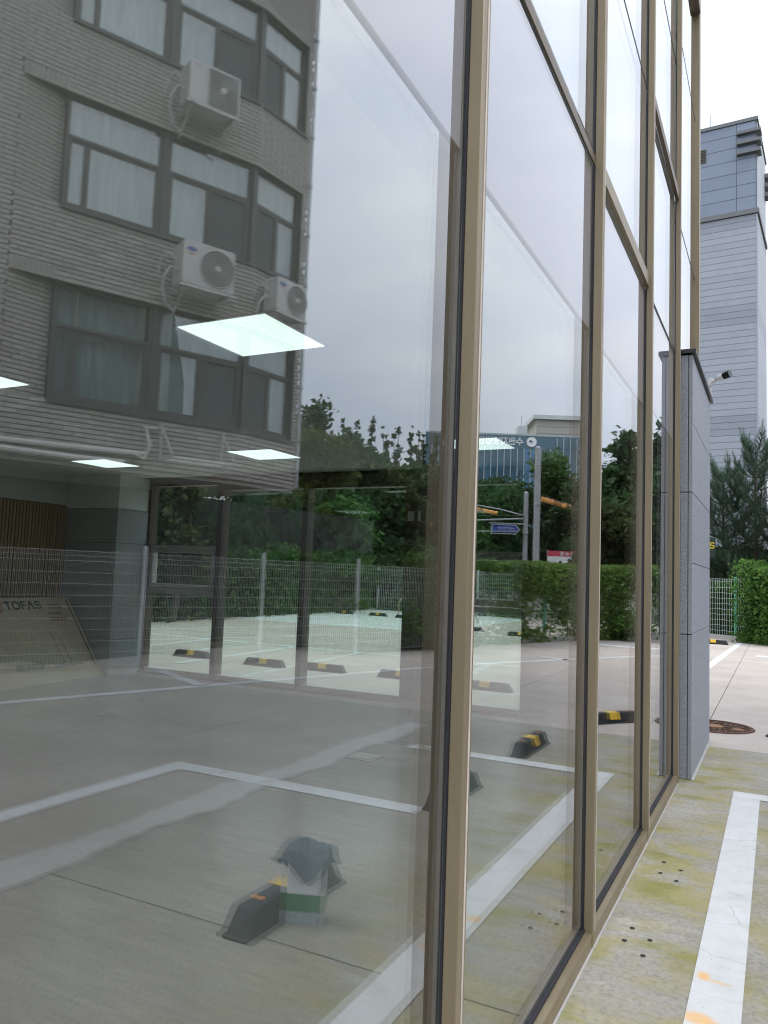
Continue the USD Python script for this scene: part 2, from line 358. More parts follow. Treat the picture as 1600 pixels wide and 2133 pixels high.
concrete("slab_mossy", (0.295, 0.278, 0.240), (0.425, 0.405, 0.360), moss=0.95, streak=0.06)
concrete("slab_grey", (0.345, 0.322, 0.285), (0.45, 0.425, 0.38), streak=0.07)
concrete("slab_pink", (0.42, 0.37, 0.33), (0.54, 0.485, 0.435), streak=0.06)
concrete("slab_light", (0.52, 0.54, 0.52), (0.64, 0.66, 0.64), streak=0.05)
concrete("patch_light", (0.43, 0.42, 0.40), (0.54, 0.53, 0.51), streak=0.04)
def paint(name, stains=()):
    N = {"g": ("geometry", {}), "n": ("noise_texture", {"scale": 5, "detail": 8, "roughness": 0.72}), "r": ("rgb_ramp", {"ramp": [(0.28, (0.44, 0.44, 0.41)), (0.40, (0.58, 0.59, 0.585)), (0.62, (0.655, 0.665, 0.67))]}),
         "v": ("voronoi_texture", {"feature": "distance_to_edge", "scale": 2.3}), "vr": ("rgb_ramp", {"ramp": [(0.0, (0.62, 0.62, 0.62)), (0.004, (1, 1, 1)), (1, (1, 1, 1))]}),
         "nd": ("noise_texture", {"scale": 6, "detail": 4}), "dm": ("mix_vector", {"fac": 0.06}),
         "mp": ("mapping", {"scale": (0.35, 1.1, 1)}), "mu": ("mix_color", {"blend_type": "multiply", "fac": 0.7}), "n2": ("noise_texture", {"scale": 34, "detail": 2}), "r2": ("rgb_ramp", {"ramp": [(0.22, (0.45, 0.44, 0.42)), (0.27, (1, 1, 1)), (1, (1, 1, 1))]}),
         "mu2": ("mix_color", {"blend_type": "multiply", "fac": 0.8}), "p": ("principled_bsdf", {"roughness": 0.7})}
    L = [("g.position", "n.vector"), ("n.fac", "r.fac"), ("g.position", "nd.vector"), ("g.position", "dm.a"), ("nd.color", "dm.b"), ("dm.result", "mp.vector"), ("mp.vector", "v.vector"), ("v.distance", "vr.fac"), ("r.color", "mu.a"), ("vr.color", "mu.b"),
         ("g.position", "n2.vector"), ("n2.fac", "r2.fac"), ("mu.result", "mu2.a"), ("r2.color", "mu2.b")]
    out = "mu2.result"
    for k, (x, y, sx_, sy_, st_) in enumerate(stains):      # rust bleeding from a spot
        N.update({f"sm{k}": ("mapping", {"mapping_type": "texture", "location": (x, y, 0), "scale": (sx_, sy_, 1)}), f"sl{k}": ("vector_math", {"math_type": "length"}), f"sn{k}": ("noise_texture", {"scale": 14, "detail": 4}),
                  f"sa{k}": ("math", {"math_type": "multiply_add", "value2": 0.7}), f"sr{k}": ("map_range", {"from_min": 1.45, "from_max": 0.7, "to_max": st_, "clamp": True, "range_type": "smoothstep"}), f"sc{k}": ("mix_color", {"b": (0.80, 0.47, 0.17)})})
        L += [("g.position", f"sm{k}.vector"), (f"sm{k}.vector", f"sl{k}.vector1"), ("g.position", f"sn{k}.vector"), (f"sn{k}.fac", f"sa{k}.value1"), (f"sl{k}.value", f"sa{k}.value3"), (f"sa{k}.value", f"sr{k}.value"), (f"sr{k}.result", f"sc{k}.fac"), (out, f"sc{k}.a")]
        out = f"sc{k}.result"
    L.append((out, "p.base_color"))
    look(name, N, L)


paint("line_paint")
paint("line_stained", ((0.468, 3.37, 0.030, 0.045, 0.85), (0.505, 3.345, 0.075, 0.016, 0.5), (0.475, 3.04, 0.075, 0.055, 0.8), (0.53, 3.02, 0.075, 0.03, 0.5)))
look("line_worn", {"g": ("geometry", {}), "n": ("noise_texture", {"scale": 4, "detail": 8, "roughness": 0.75}), "r": ("rgb_ramp", {"ramp": [(0.40, (0.36, 0.35, 0.32)), (0.52, (0.60, 0.60, 0.58)), (0.68, (0.72, 0.73, 0.72))]}), "p": ("principled_bsdf", {"roughness": 0.75})},
     [("g.position", "n.vector"), ("n.fac", "r.fac"), ("r.color", "p.base_color")])
# ------------------------------------------------------------------ ground
g = MB(); R = 1500
g.quad((-R, -R, -0.06), (R, -R, -0.06), (R, R, -0.06), (-R, R, -0.06))
obj("ground", g, "base_ground", kind="structure")
g = MB().quad((-17, 8.7, -0.022), (9.0, 8.7, -0.022), (9.0, 33, -0.022), (-17, 33, -0.022)).quad((-0.02, -9, -0.0221), (9.6, -9, -0.0221), (9.6, 8.7, -0.0221), (-0.02, 8.7, -0.0221))
obj("joint_bed", g, "dark_void", kind="structure")
pave = thing("parking_lot", kind="structure")


def slab(x0, x1, y0, y1, m):
    j = 0.0045
    obj("concrete_slab", MB().cham(x0 + j, x1 - j, y0 + j, y1 - j, -0.018, 0.0, 0.002), m, pave)


slab(0.0, 2.55, -9, 2.74, "slab_mossy"); slab(0.0, 2.55, 2.74, 8.14, "slab_mossy")
slab(2.55, 4.07, -9, 2.74, "slab_grey"); slab(2.55, 4.07, 2.74, 8.14, "slab_grey")
slab(4.07, 9.6, -9, 2.74, "slab_grey"); slab(4.07, 9.6, 2.74, 8.14, "slab_grey")
slab(0.03, 2.55, 8.14, 16.5, "slab_pink"); slab(2.55, 9.0, 8.14, 16.5, "slab_pink"); slab(0.03, 9.0, 16.5, 33, "slab_pink")
slab(-8.0, 0.03, 8.72, 14.0, "slab_pink"); slab(-17, -8.0, 8.72, 14.0, "slab_pink"); slab(-8.0, 0.03, 14.0, 33, "slab_pink"); slab(-17, -8.0, 14.0, 20.0, "slab_pink"); slab(-17, -8.0, 20.0, 33, "slab_light")

# light ragged concrete patch along the slab joint
rng = np.random.default_rng(5)
ys = np.linspace(1.0, 7.4, 60)
wl = 2.47 - 0.05 * rng.random(60) - 0.03 * np.sin(ys * 5); wr = 2.68 + 0.05 * rng.random(60) + 0.03 * np.sin(ys * 3.3)
v = [(a, y, 0.0035) for a, y in zip(wl, ys)] + [(a, y, 0.0035) for a, y in zip(wr, ys)]
obj("concrete_patch", (np.array(v), np.array([[i, i + 60, i + 61, i + 1] for i in range(59)])), "patch_light", pave)

marks = thing("painted_markings", kind="structure")
Z = 0.004


def line(pts, w, m="line_paint", z=Z, name="painted_line"):
    """a painted strip of width w along the polyline (its centre line)"""
    p = np.asarray(pts, float)
    for i in range(len(p) - 1):
        d = p[i + 1] - p[i]; d /= np.linalg.norm(d); n = np.array([-d[1], d[0]]) * w / 2
        q = [p[i] - n, p[i + 1] - n, p[i + 1] + n, p[i] + n]
        obj(name, MB().quad(*[(*a, z) for a in q]), m, marks)


line([(0.522, -6), (0.522, 6.295)], 0.178, "line_stained")
line([(0.433, 6.382), (1.62, 6.40)], 0.17)
line([(1.62, 6.40), (2.2, 6.41)], 0.17, "line_worn")
line([(1.33, 4.685), (3.43, 4.685)], 0.17)
line([(3.35, -3), (3.35, 4.60)], 0.165)
line([(6.98, 4.62), (5.86, 8.08), (4.60, 11.9), (3.72, 14.0), (2.05, 17.2), (0.6, 19.4)], 0.17)
line([(7.85, 9.02), (5.92, 7.98)], 0.16)
line([(-0.50, 15.5), (-0.22, 24.3)], 0.16)
line([(0.30, 19.9), (3.6, 19.9)], 0.5)
line([(3.6, 15.75), (2.95, 15.35)], 0.14)
line([(3.4, 20.05), (2.55, 20.95)], 0.16)
line([(-14.5, 13.42), (-1.0, 13.42)], 0.17)
line([(-7.85, 9.6), (-8.08, 13.33)], 0.15); line([(-6.1, 9.0), (-6.55, 13.33)], 0.15, "line_worn"); line([(-3.4, 10.3), (-3.9, 13.33)], 0.15, "line_worn")
line([(-10.0, 9.2), (-10.3, 13.33)], 0.15); line([(-2.35, 10.2), (-1.9, 13.33)], 0.15)
line([(-13.5, 14.9), (-8.0, 15.7)], 0.12, "line_worn"); line([(-8.95, 11.4), (-9.2, 13.3)], 0.12, "line_worn")
line([(-7.5, 8.80), (-1.8, 8.80)], 0.16, "slab_light", name="apron_strip")

# pinholes by the wall
holes = MB()
for hx, hy in ((0.17, 4.60), (0.175, 4.42), (0.265, 4.52), (0.262, 4.35), (0.155, 3.66), (0.145, 3.52), (0.24, 3.58), (0.235, 3.42)):
    a = np.linspace(0, 2 * np.pi, 10, endpoint=False)
    holes.add([(hx, hy, 0.003)] + [(hx + 0.011 * math.cos(t), hy + 0.011 * math.sin(t), 0.003) for t in a], [[0, i + 1, (i + 1) % 10 + 1] for i in range(10)])
obj("anchor_holes", holes, "dark_void", marks)

# ------------------------------------------------------------------ the glass building
bld = thing("glass_building", "glass fronted building with bronze mullions, roller shades and a granite corner pier", "building")
MY = [-1.27, 0.27, 1.808, 3.368, 4.908, 6.44]          # near edge of each mullion
MW, TOP = 0.055, 9.6
for i, y in enumerate(MY):
    m = obj("mullion", MB().cham(0.006, 0.043, y, y + MW, 0.0, TOP, 0.002), "bronze", bld)
    gk = MB()
    for yy in (y - 0.004, y + MW - 0.006):
        gk.box(0.0005, 0.0058, yy, yy + 0.010, 0.075, TOP)
    obj("gasket", gk, "gasket", m)
    obj("inner_post", MB().box(-0.092, -0.026, y, y + MW, 0, 2.98), "post_brown", m)
    obj("sealant_bead", MB().box(0.0432, 0.0442, y + 0.032, y + 0.042, 0.06, TOP), "sealant", m)
obj("corner_mullion", MB().cham(-0.10, 0.042, 8.10, 8.22, 3.48, TOP, 0.004), "bronze", bld)
BAYS = [(MY[i] + MW, MY[i + 1]) for i in range(5)]
for b, (y0, y1) in enumerate(BAYS):
    # sill
    s = obj("sill", MB().cham(0.003, 0.040, y0 + 0.001, y1 - 0.001, 0.0, 0.062, 0.003), "bronze", bld)
    obj("sill_gasket", MB().box(0.0006, 0.012, y0 + 0.001, y1 - 0.001, 0.0622, 0.072), "gasket", s)
    obj("sill_spacer", MB().box(-0.0168, -0.0066, y0 + 0.001, y1 - 0.001, 0.055, 0.088), "spacer", s)
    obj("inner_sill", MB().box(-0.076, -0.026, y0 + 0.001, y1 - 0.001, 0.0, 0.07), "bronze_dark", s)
    # panes, storey by storey
    zs = [(0.064, 3.375)] + ([(3.46, 4.69), (4.70, TOP)] if b < 4 else [(3.405, 4.655), (4.74, 5.855), (5.87, TOP)])
    for z0, z1 in zs:
        p = obj("outer_pane", MB().pane(-0.006, 0.0, y0 - 0.004, y1 + 0.004, z0, z1), "glass_outer", bld)
        q = obj("inner_pane", MB().pane(-0.023, -0.017, y0 - 0.004, y1 + 0.004, z0, z1), "glass_inner", bld)
        sp = MB()
        for ya, yb in ((y0 - 0.003, y0 + 0.006), (y1 - 0.006, y1 + 0.003)):
            sp.box(-0.0166, -0.0065, ya, yb, z0, z1)
        obj("spacer_bar", sp, "spacer", q)
    hem = 2.632 if b < 4 else 2.69
    sh = obj("roller_shade", MB().box(-0.0115, -0.0105, y0 + 0.008, y1 - 0.008, hem, 3.37), "shade_fabric", bld)
    obj("hem_bar", MB().box(-0.0135, -0.0095, y0 + 0.008, y1 - 0.008, hem - 0.006, hem), "dark_window_frame", sh)
    t = MB()
    if b < 4:
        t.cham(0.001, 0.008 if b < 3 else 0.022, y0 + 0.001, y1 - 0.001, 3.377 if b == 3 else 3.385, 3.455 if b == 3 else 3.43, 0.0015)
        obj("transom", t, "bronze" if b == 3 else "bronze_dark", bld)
        obj("joint_strip", MB().box(-0.004, 0.0015, y0 + 0.001, y1 - 0.001, 4.688, 4.702), "gasket", bld)
    else:
        obj("joint_strip", MB().box(-0.004, 0.0015, y0 + 0.001, y1 - 0.001, 3.375, 3.405), "gasket", bld)
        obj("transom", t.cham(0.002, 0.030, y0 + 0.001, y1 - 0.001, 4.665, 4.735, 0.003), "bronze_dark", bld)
        obj("joint_strip", MB().box(-0.004, 0.0015, y0 + 0.001, y1 - 0.001, 5.853, 5.872), "gasket", bld)
    obj("caulk_bead", MB().box(0.041, 0.050, y0 - 0.05, y1 + 0.002, 0.0002, 0.006), "caulk", bld)
# bay above the granite pier
y0, y1 = MY[5] + MW, 8.10
for z0, z1 in ((3.48, 4.60), (4.615, 6.29), (6.31, 7.46), (7.56, TOP)):
    obj("outer_pane", MB().pane(-0.006, 0.0, y0, y1, z0, z1), "glass_outer", bld)
    obj("inner_pane", MB().pane(-0.023, -0.017, y0, y1, z0, z1), "glass_inner", bld)
for z in (4.60, 6.29):
    obj("joint_strip", MB().box(-0.004, 0.0015, y0, y1, z, z + 0.018), "gasket", bld)
obj("transom", MB().cham(0.002, 0.048, y0, y1, 7.46, 7.56, 0.003), "bronze_dark", bld)
# granite corner pier
pier = obj("granite_pier", MB().box(-0.28, 0.088, 6.665, 8.44, 0.0, 3.42), "dark_void", bld)
zz = [0.0, 1.133, 2.279, 3.42]
for a, b in zip(zz[:-1], zz[1:]):
    obj("front_slab", MB().cham(0.030, 0.086, 6.632, 6.664, a + 0.004, b - 0.004, 0.002), "granite_front", pier)
    obj("front_slab", MB().cham(0.0915, 0.1205, 6.636, 6.664, a + 0.004, b - 0.004, 0.002), "granite_front", pier)
zz = [0.0, 0.557, 1.133, 1.705, 2.279, 2.85, 3.42]
for a, b in zip(zz[:-1], zz[1:]):
    obj("side_slab", MB().cham(0.0882, 0.120, 6.6645, 8.46, a + 0.003, b - 0.003, 0.003), "granite_side", pier)
obj("cap_flashing", MB().cham(-0.02, 0.146, 6.614, 8.56, 3.43, 3.465, 0.004), "black_metal", pier)
obj("caulk_bead", MB().box(0.121, 0.14, 6.63, 8.47, 0.0002, 0.007), "caulk", pier)
# end wall (outside) and roof, upper floor
obj("end_wall", MB().box(-1.80, -0.285, 8.44, 8.66, 0, 3.40).box(-12, -7.62, 8.44, 8.66, 0, 3.40).box(-7.62, -1.80, 8.44, 8.66, 2.78, 3.40), "room_dark_wall", bld)
obj("upper_floor", MB().box(-14, -0.18, -12, 8.40, 3.0, 3.36).box(-14, -0.05, -12, 8.66, TOP, TOP + 0.3).box(-14, -4.0, -12, 8.66, 3.40, TOP - 0.001), "dark_void", bld)
obj("upper_end_wall", MB().box(-4.0, -0.11, 8.45, 8.66, 3.41, TOP - 0.001), "room_panel", bld)

# ------------------------------------------------------------------ the room behind the glass
obj("room_floor", MB().box(-12, -0.036, -12, 8.44, -0.05, 0.0015), "floor_grey", kind="structure")
obj("room_ceiling", MB().box(-12, -0.30, -12, 8.28, 2.80, 2.99), "room_ceiling", kind="structure")
wl = thing("room_wall", kind="structure")
obj("plaster", MB().box(-8.72, -8.55, -12, 8.44, 0, 2.80), "room_white", wl)
obj("plaster", MB().box(-12, -0.2, -12.2, -12, 0, 2.80), "room_white", wl)
obj("plaster", MB().box(-1.78, -0.20, 8.36, 8.438, 0, 3.0), "room_dark_wall", wl)
for k in range(230):
    y = 7.80 - 0.052 * k
    obj("wood_slat", MB().box(-8.549, -8.515, y, y + 0.036, 0.0, 2.36), "slat_wood", wl)
obj("slat_backing", MB().box(-8.5496, -8.545, -4.2, 7.845, 0, 2.37), "dark_void", wl)
col = thing("room_column", kind="structure")
obj("plaster", MB().box(-8.53, -7.50, 7.86, 8.43, 2.325, 2.80), "room_white", col)
obj("core", MB().box(-8.53, -7.51, 7.87, 8.43, 0.0, 2.32), "dark_void", col)
zz = [0.0, 0.489, 0.94, 1.405, 1.837, 2.322]
for a, b in zip(zz[:-1], zz[1:]):
    obj("panel", MB().box(-7.5095, -7.488, 7.848, 8.43, a + 0.003, b - 0.003), "room_panel", col)
    obj("panel", MB().box(-8.515, -7.511, 7.848, 7.8695, a + 0.003, b - 0.003), "room_panel", col)

# glazed end wall of the room: frames and panes are parts of the building
ew = thing("end_window", parent=bld)
XM = [-7.49, -6.17, -4.77, -3.27, -1.80]
for i, x in enumerate(XM):
    w = 0.05 if i in (0, 4) else 0.085
    obj("post", MB().box(x - w / 2, x + w / 2, 8.441, 8.60, 0.03, 2.78), "frame_brown", ew)
obj("threshold", MB().box(-7.62, -1.78, 8.40, 8.66, 0.0, 0.03), "frame_brown", ew)
obj("head_rail", MB().box(-7.46, -1.83, 8.45, 8.58, 2.70, 2.778), "frame_brown", ew)
obj("door_header", MB().box(-6.12, -1.86, 8.29, 8.44, 2.60, 2.775), "frame_brown", ew)
for i in range(4):
    a, b = XM[i] + 0.045, XM[i + 1] - 0.045
    a = -2.615 if i == 3 else a
    awn = i in (0, 3)
    for z0, z1 in (((0.07, 1.14), (1.31, 1.72), (1.84, 2.68)) if awn else ((0.07, 2.58),)):
        obj("pane", MB().box(a, b, 8.515, 8.521, z0, z1), "glass_single", ew)
    fr = MB()
    fr.box(a - 0.001, b + 0.001, 8.48, 8.56, 0.031, 0.075)
    if awn:
        fr.box(a - 0.001, b + 0.001, 8.47, 8.57, 1.141, 1.20).box(a - 0.001, b + 0.001, 8.47, 8.57, 1.80, 1.838)
        obj("rail", fr, "frame_grey", ew)
        sa = MB().box(a + 0.02, b - 0.02, 8.455, 8.55, 1.215, 1.285).box(a + 0.02, b - 0.02, 8.455, 8.55, 1.735, 1.79).box(a + 0.02, a + 0.075, 8.456, 8.549, 1.285, 1.735).box(b - 0.075, b - 0.02, 8.456, 8.549, 1.285, 1.735)
        obj("awning_sash", sa, "frame_grey", ew)
    else:
        obj("rail", fr, "frame_grey", ew)

obj("pier", MB().box(-3.255, -2.62, 8.345, 8.4405, 0.0, 3.0), "room_dark_wall", wl)

# ceiling lights
LED = [(-1.84, 3.34), (-4.39, 3.40), (-4.30, 6.85), (-6.82, 6.95), (-1.82, 6.85), (-6.95, 3.45), (-1.84, -0.15)]
light0 = thing("ceiling_light", "square white ceiling light nearest the bronze mullion, overlapping the brick building's edge", "ceiling light", "square ceiling lights in the room", loc=(*LED[0], 2.80))
obj("frame", MB().box(-0.30, 0.30, -0.30, 0.30, -0.006, -0.0005), "led_frame", light0)
obj("diffuser", MB().box(-0.285, 0.285, -0.285, 0.285, -0.010, -0.0061), "led_panel", light0)
for k, lb in zip(range(1, 7), ("square white ceiling light cut off by the left edge of the picture", "square white ceiling light just left of the brick building's lower corner", "small looking square ceiling light over the white plaster band and column",
                               "square ceiling light seen in the second pane, in front of the blue office building", "square ceiling light deep in the room above the wood slats, out at the left", "square ceiling light overhead, nearest the viewer")):
    copy_of(light0, (*LED[k], 2.80), 0, lb)
for k, x in enumerate((-3.19, -3.055)):
    s = thing("switch_plate", f"white wall plate on the dark end pier, {'left' if k == 0 else 'right'} one of two", "switch plate", "white plates on the end wall")
    obj("plate", MB().cham(-0.042, 0.042, -0.008, 0.0, 0, 0.12, 0.003), "plate_white", s)
    obj("rocker", MB().box(-0.018, 0.018, -0.013, -0.0081, 0.03, 0.09), "plate_white", s)
    UsdGeom.Xformable(s).AddTranslateOp().Set(Gf.Vec3d(x, 8.344, 2.18))
for k, (x, y, lb) in enumerate(((-5.25, 5.88, "square metal floor outlet plate in front of the cardboard box"), (-2.33, 5.77, "square metal floor outlet plate near the middle of the floor, behind the light patch"))):
    f = thing("floor_outlet", lb, "floor outlet", loc=(x, y, 0.0016))
    obj("plate", MB().cham(-0.12, 0.12, -0.12, 0.12, 0, 0.006, 0.002), "metal_plate", f)
    obj("lid", MB().cham(-0.09, 0.09, -0.09, 0.09, 0.0061, 0.009, 0.001), "metal_plate", f)

# leaning cardboard box
B0 = np.array([-7.53, 7.6, 0.003]); cu = np.array([-0.137, 0.99, 0]); cu /= np.linalg.norm(cu)
cv = np.array([-0.72, 0.1, 1.03]); cv -= cu * (cv @ cu); cv /= np.linalg.norm(cv); cn = np.cross(cu, cv)
cb = thing("cardboard_box", "big flat brown cardboard box printed TOFAS, leaning on the wood slat wall", "cardboard box")


def cpt(a, b, d=0.0):
    return B0 + cu * a + cv * b + cn * d


obj("carton", MB().obox(cpt(-3.2, 0, -0.11), cu * 3.45, cv * 1.26, cn * 0.11), "cardboard", cb)
obj("bottom_flap", MB().obox(cpt(-3.2, 0, 0.0005), cu * 3.448, cv * 0.17, cn * 0.004), "cardboard", cb)
obj("crease", MB().obox(cpt(-0.345, 0.10, 0.0006), cu * 0.006 + 0 * cv, cv * 0.62 - cu * 0.02, cn * 0.001).obox(cpt(-0.20, 0.0, 0.0006), cu * 0.007, cv * 0.62 - cu * 0.05, cn * 0.0012).obox(cpt(0.18, 0.17, 0.0006), cu * 0.02, cv * 1.05, cn * 0.0012), "rubber_dirt", cb)
for tx, h, a, b, bold, m, w in (("TOFAS", 0.115, -0.955, 1.085, True, "ink_black", 0.62), ("TOFAS", 0.028, -1.15, 1.035, False, "ink_red", 0.13), ("TOTAL OFFICE", 0.030, -0.21, 1.125, False, "ink_black", 0.24), ("FURNITURE", 0.030, -0.21, 1.075, False, "ink_black", 0.24),
                             ("SYSTEM", 0.036, -0.25, 0.985, False, "ink_black", 0.24), ("TOFAS", 0.055, -0.27, 0.885, True, "ink_red", 0.31), (": NEW L/R SYSTEM", 0.075, -1.20, 0.215, False, "ink_black", 0.47), ("Total Office Furniture System", 0.048, -0.55, 0.205, False, "ink_black", 0.52)):
    obj("print", lettering(tx, h, cpt(a, b, 0.0062), cu, cv, 0.0015, bold, w), m, cb)
lg = MB()
for (a0, a1, b0, b1) in ((-1.165, -0.985, 1.07, 1.082), (-1.165, -0.985, 1.228, 1.24), (-1.165, -1.153, 1.082, 1.228), (-0.997, -0.985, 1.082, 1.228), (-1.135, -1.015, 1.195, 1.209), (-1.085, -1.069, 1.10, 1.195), (-1.06, -1.015, 1.15, 1.163)):
    lg.obox(cpt(a0, b0, 0.0062), cu * (a1 - a0), cv * (b1 - b0), cn * 0.0015)
obj("logo", lg, "ink_red", cb)

# ------------------------------------------------------------------ wheel stops


def stop_parts(t):
    L, W, H = 0.78, 0.155, 0.115

    def ring(x, w, z):
        return [(x, -w / 2, 0)]

    b = MB()
    # body: four rings along x would lose the end slope, so loft upwards
    def rect(l, w, z, c=0.012):
        l, w = l / 2, w / 2
        return [(-l + c, -w, z), (l - c, -w, z), (l, -w + c, z), (l, w - c, z), (l - c, w, z), (-l + c, w, z), (-l, w - c, z), (-l, -w + c, z)]
    b.loft([rect(L, W, 0), rect(L, W, 0.010), rect(L - 0.022, W - 0.022, 0.014), rect(L - 0.115, W - 0.058, H - 0.008), rect(L - 0.130, W - 0.072, H)])
    obj("body", b, "rubber", t)
    y = MB()
    y.loft([[(a * (0.071 + e), s * (W / 2 - 0.0315 + e2), z) for a, s in ((-1, -1), (1, -1), (1, 1), (-1, 1))] for z, e, e2 in ((0.045, 0, 0.0265), (H - 0.007, 0, 0.0045), (H + 0.003, 0, -0.003))])
    obj("yellow_block", y, "stop_yellow", t)
    for sx_ in (-1, 1):
        obj("bolt_cap", MB().tube([(sx_ * 0.225, 0, H - 0.002), (sx_ * 0.225, 0, H + 0.004)], [0.021, 0.018], 10), "stop_orange", t)
        obj("bolt_seat", MB().box(sx_ * 0.225 - 0.04, sx_ * 0.225 + 0.04, -0.036, 0.036, H - 0.004, H + 0.0015), "rubber", t)


stop0 = thing("wheel_stop", "black rubber wheel stop with yellow block, nearest, behind the small pack with grey cloth", "wheel stop", "rubber wheel stops in the parking lot", loc=(1.235, 3.04, 0), rotz=math.pi / 2)
stop_parts(stop0)
for x, y, a, lb in ((1.262, 5.10, 90, "black rubber wheel stop half hidden by the nearest bronze mullion"), (1.255, 6.93, 90, "black rubber wheel stop at the white line, in the second pane"), (0.90, 8.82, 127, "black rubber wheel stop crossing the third pane, its end at the picture's right edge"),
                    (-9.75, 10.44, 0, "wheel stop outside the end window, cut by the window's left post"), (-8.24, 10.44, 0, "wheel stop outside the end window, under the awning sash"), (-6.62, 10.30, 0, "wheel stop outside the end window, in the left half of the middle pane"),
                    (-5.58, 10.42, 0, "wheel stop outside the end window, crossed by a brown window post"), (-4.25, 10.46, 0, "wheel stop outside the end window, at the edge of the nearest bronze mullion"), (-2.86, 10.25, 0, "pale looking wheel stop outside the end window, seen in the second pane"),
                    (-14.4, 26.4, 0, "far wheel stop on the pale pad, leftmost of three before the white fence"), (-12.9, 26.35, 0, "far wheel stop at the foot of the leftmost bicycle rack"), (-11.6, 26.0, 0, "far wheel stop on the pale pad nearest the mullion"),
                    (-0.85, 23.2, 0, "wheel stop with yellow end at the back fence, right of the granite pier"), (-7.4, 21.8, 0, "far wheel stop by the back fence, left one seen through the second pane"), (-5.6, 20.9, 0, "far wheel stop by the back fence, right one seen through the second pane")):
    copy_of(stop0, (x, y, 0), math.radians(a), lb, "far wheel stops behind the building" if y > 10 and x < -2 else None)

# small pack with a cloth over it, standing against the nearest stop
pk = thing("product_pack", "small white and green printed pack standing against the nearest wheel stop", "pack", loc=(1.10, 2.965, 0), rotz=math.radians(-22))
obj("upper", MB().cham(-0.082, 0.082, -0.045, 0.045, 0.125, 0.255, 0.006), "pack_white", pk)
obj("green_band", MB().cham(-0.0825, 0.0825, -0.0455, 0.0455, 0.052, 0.125, 0.004), "pack_green", pk)
obj("picture_band", MB().cham(-0.083, 0.083, -0.046, 0.046, 0.0, 0.052, 0.004), "pack_grey", pk)
NT, NR = 110, 30
rows_ = []
for k in range(NR):
    f = k / (NR - 1)
    th_ = np.linspace(0, 2 * np.pi, NT, endpoint=False)
    fold = 1 + 0.22 * f * np.sin(5 * th_ + 0.7) + 0.10 * f * np.sin(9 * th_ + 2.1 * f)
    cr = meshkit.fbm(np.column_stack([np.cos(th_) * 2.2, np.sin(th_) * 2.2, np.full(NT, f * 4.0)]) + 7, 4, 3)
    rr = (math.sin(min(f * 2.1, 1.57)) * 0.92 + 0.10 * f) * fold * (0.82 + 0.36 * cr)
    hem_ = 0.245 - 0.028 * np.sin(3 * th_ + 0.4) - 0.055 * np.exp(-((th_ - 4.55) / 0.35) ** 2)
    zz_ = 0.335 - (0.335 - hem_) * f ** 1.7 + 0.05 * (cr - 0.5)
    rows_.append(np.column_stack([0.110 * rr * np.cos(th_) + 0.012, 0.080 * rr * np.sin(th_), zz_]))
v = np.vstack(rows_)
fcs = np.array([[k * NT + q, k * NT + (q + 1) % NT, (k + 1) * NT + (q + 1) % NT, (k + 1) * NT + q] for k in range(NR - 1) for q in range(NT)])
fcs = fcs[:, ::-1]
cl = obj("grey_cloth", (v, fcs), "grey_cloth", None, "crumpled dark grey cloth draped over the small white and green pack", "cloth", smooth=True)
UsdGeom.Xformable(cl).AddTranslateOp().Set(Gf.Vec3d(1.085, 2.975, 0)); UsdGeom.Xformable(cl).AddRotateZOp().Set(-22.0)

# manhole cover
mh = thing("manhole_cover", "round rusty iron manhole cover with raised pattern beyond the granite pier", "manhole cover", loc=(0.10, 9.33, 0))
an = np.linspace(0, 2 * np.pi, 40, endpoint=False)


def disc(r0, r1, z):
    v = [(r0 * math.cos(t), r0 * math.sin(t), z) for t in an] + [(r1 * math.cos(t), r1 * math.sin(t), z) for t in an]
    return np.array(v), np.array([[i, i + 40, (i + 1) % 40 + 40, (i + 1) % 40] for i in range(40)])


obj("plate", MB().loft([[(0.37 * math.cos(t), 0.37 * math.sin(t), z) for t in an] for z in (0.001, 0.005)]), "rust_iron", mh)
rim = MB(); rim.loft([[(r * math.cos(t), r * math.sin(t), z) for t in an] for r, z in ((0.372, 0.001), (0.372, 0.012), (0.405, 0.012), (0.415, 0.001))], False)
obj("rim", rim, "rust_iron", mh)
st = MB(); rg = np.random.default_rng(2)
for r in np.arange(0.13, 0.36, 0.042):
    k = int(2 * np.pi * r / 0.06)
    for j in range(k):
        t = 2 * np.pi * (j + 0.5 * rg.random()) / k; q = t + rg.choice([0.4, 1.3, 2.3]); c, s = math.cos(q) * 0.019, math.sin(q) * 0.019
        st.obox((r * math.cos(t) - c + s * 0.35, r * math.sin(t) - s - c * 0.35, 0.005), (2 * c, 2 * s, 0), (-s * 0.7, c * 0.7, 0), (0, 0, 0.006))
obj("raised_pattern", st, "rust_iron", mh, kind="stuff")
obj("centre_plate", MB().loft([[(0.10 * math.cos(t), 0.10 * math.sin(t), z) for t in an] for z in (0.005, 0.0115)]), "rust_pale", mh)
obj("side_plate", MB().loft([[(0.25 + 0.055 * math.cos(t), -0.08 + 0.055 * math.sin(t), z) for t in an] for z in (0.005, 0.0118)]), "rust_pale", mh)

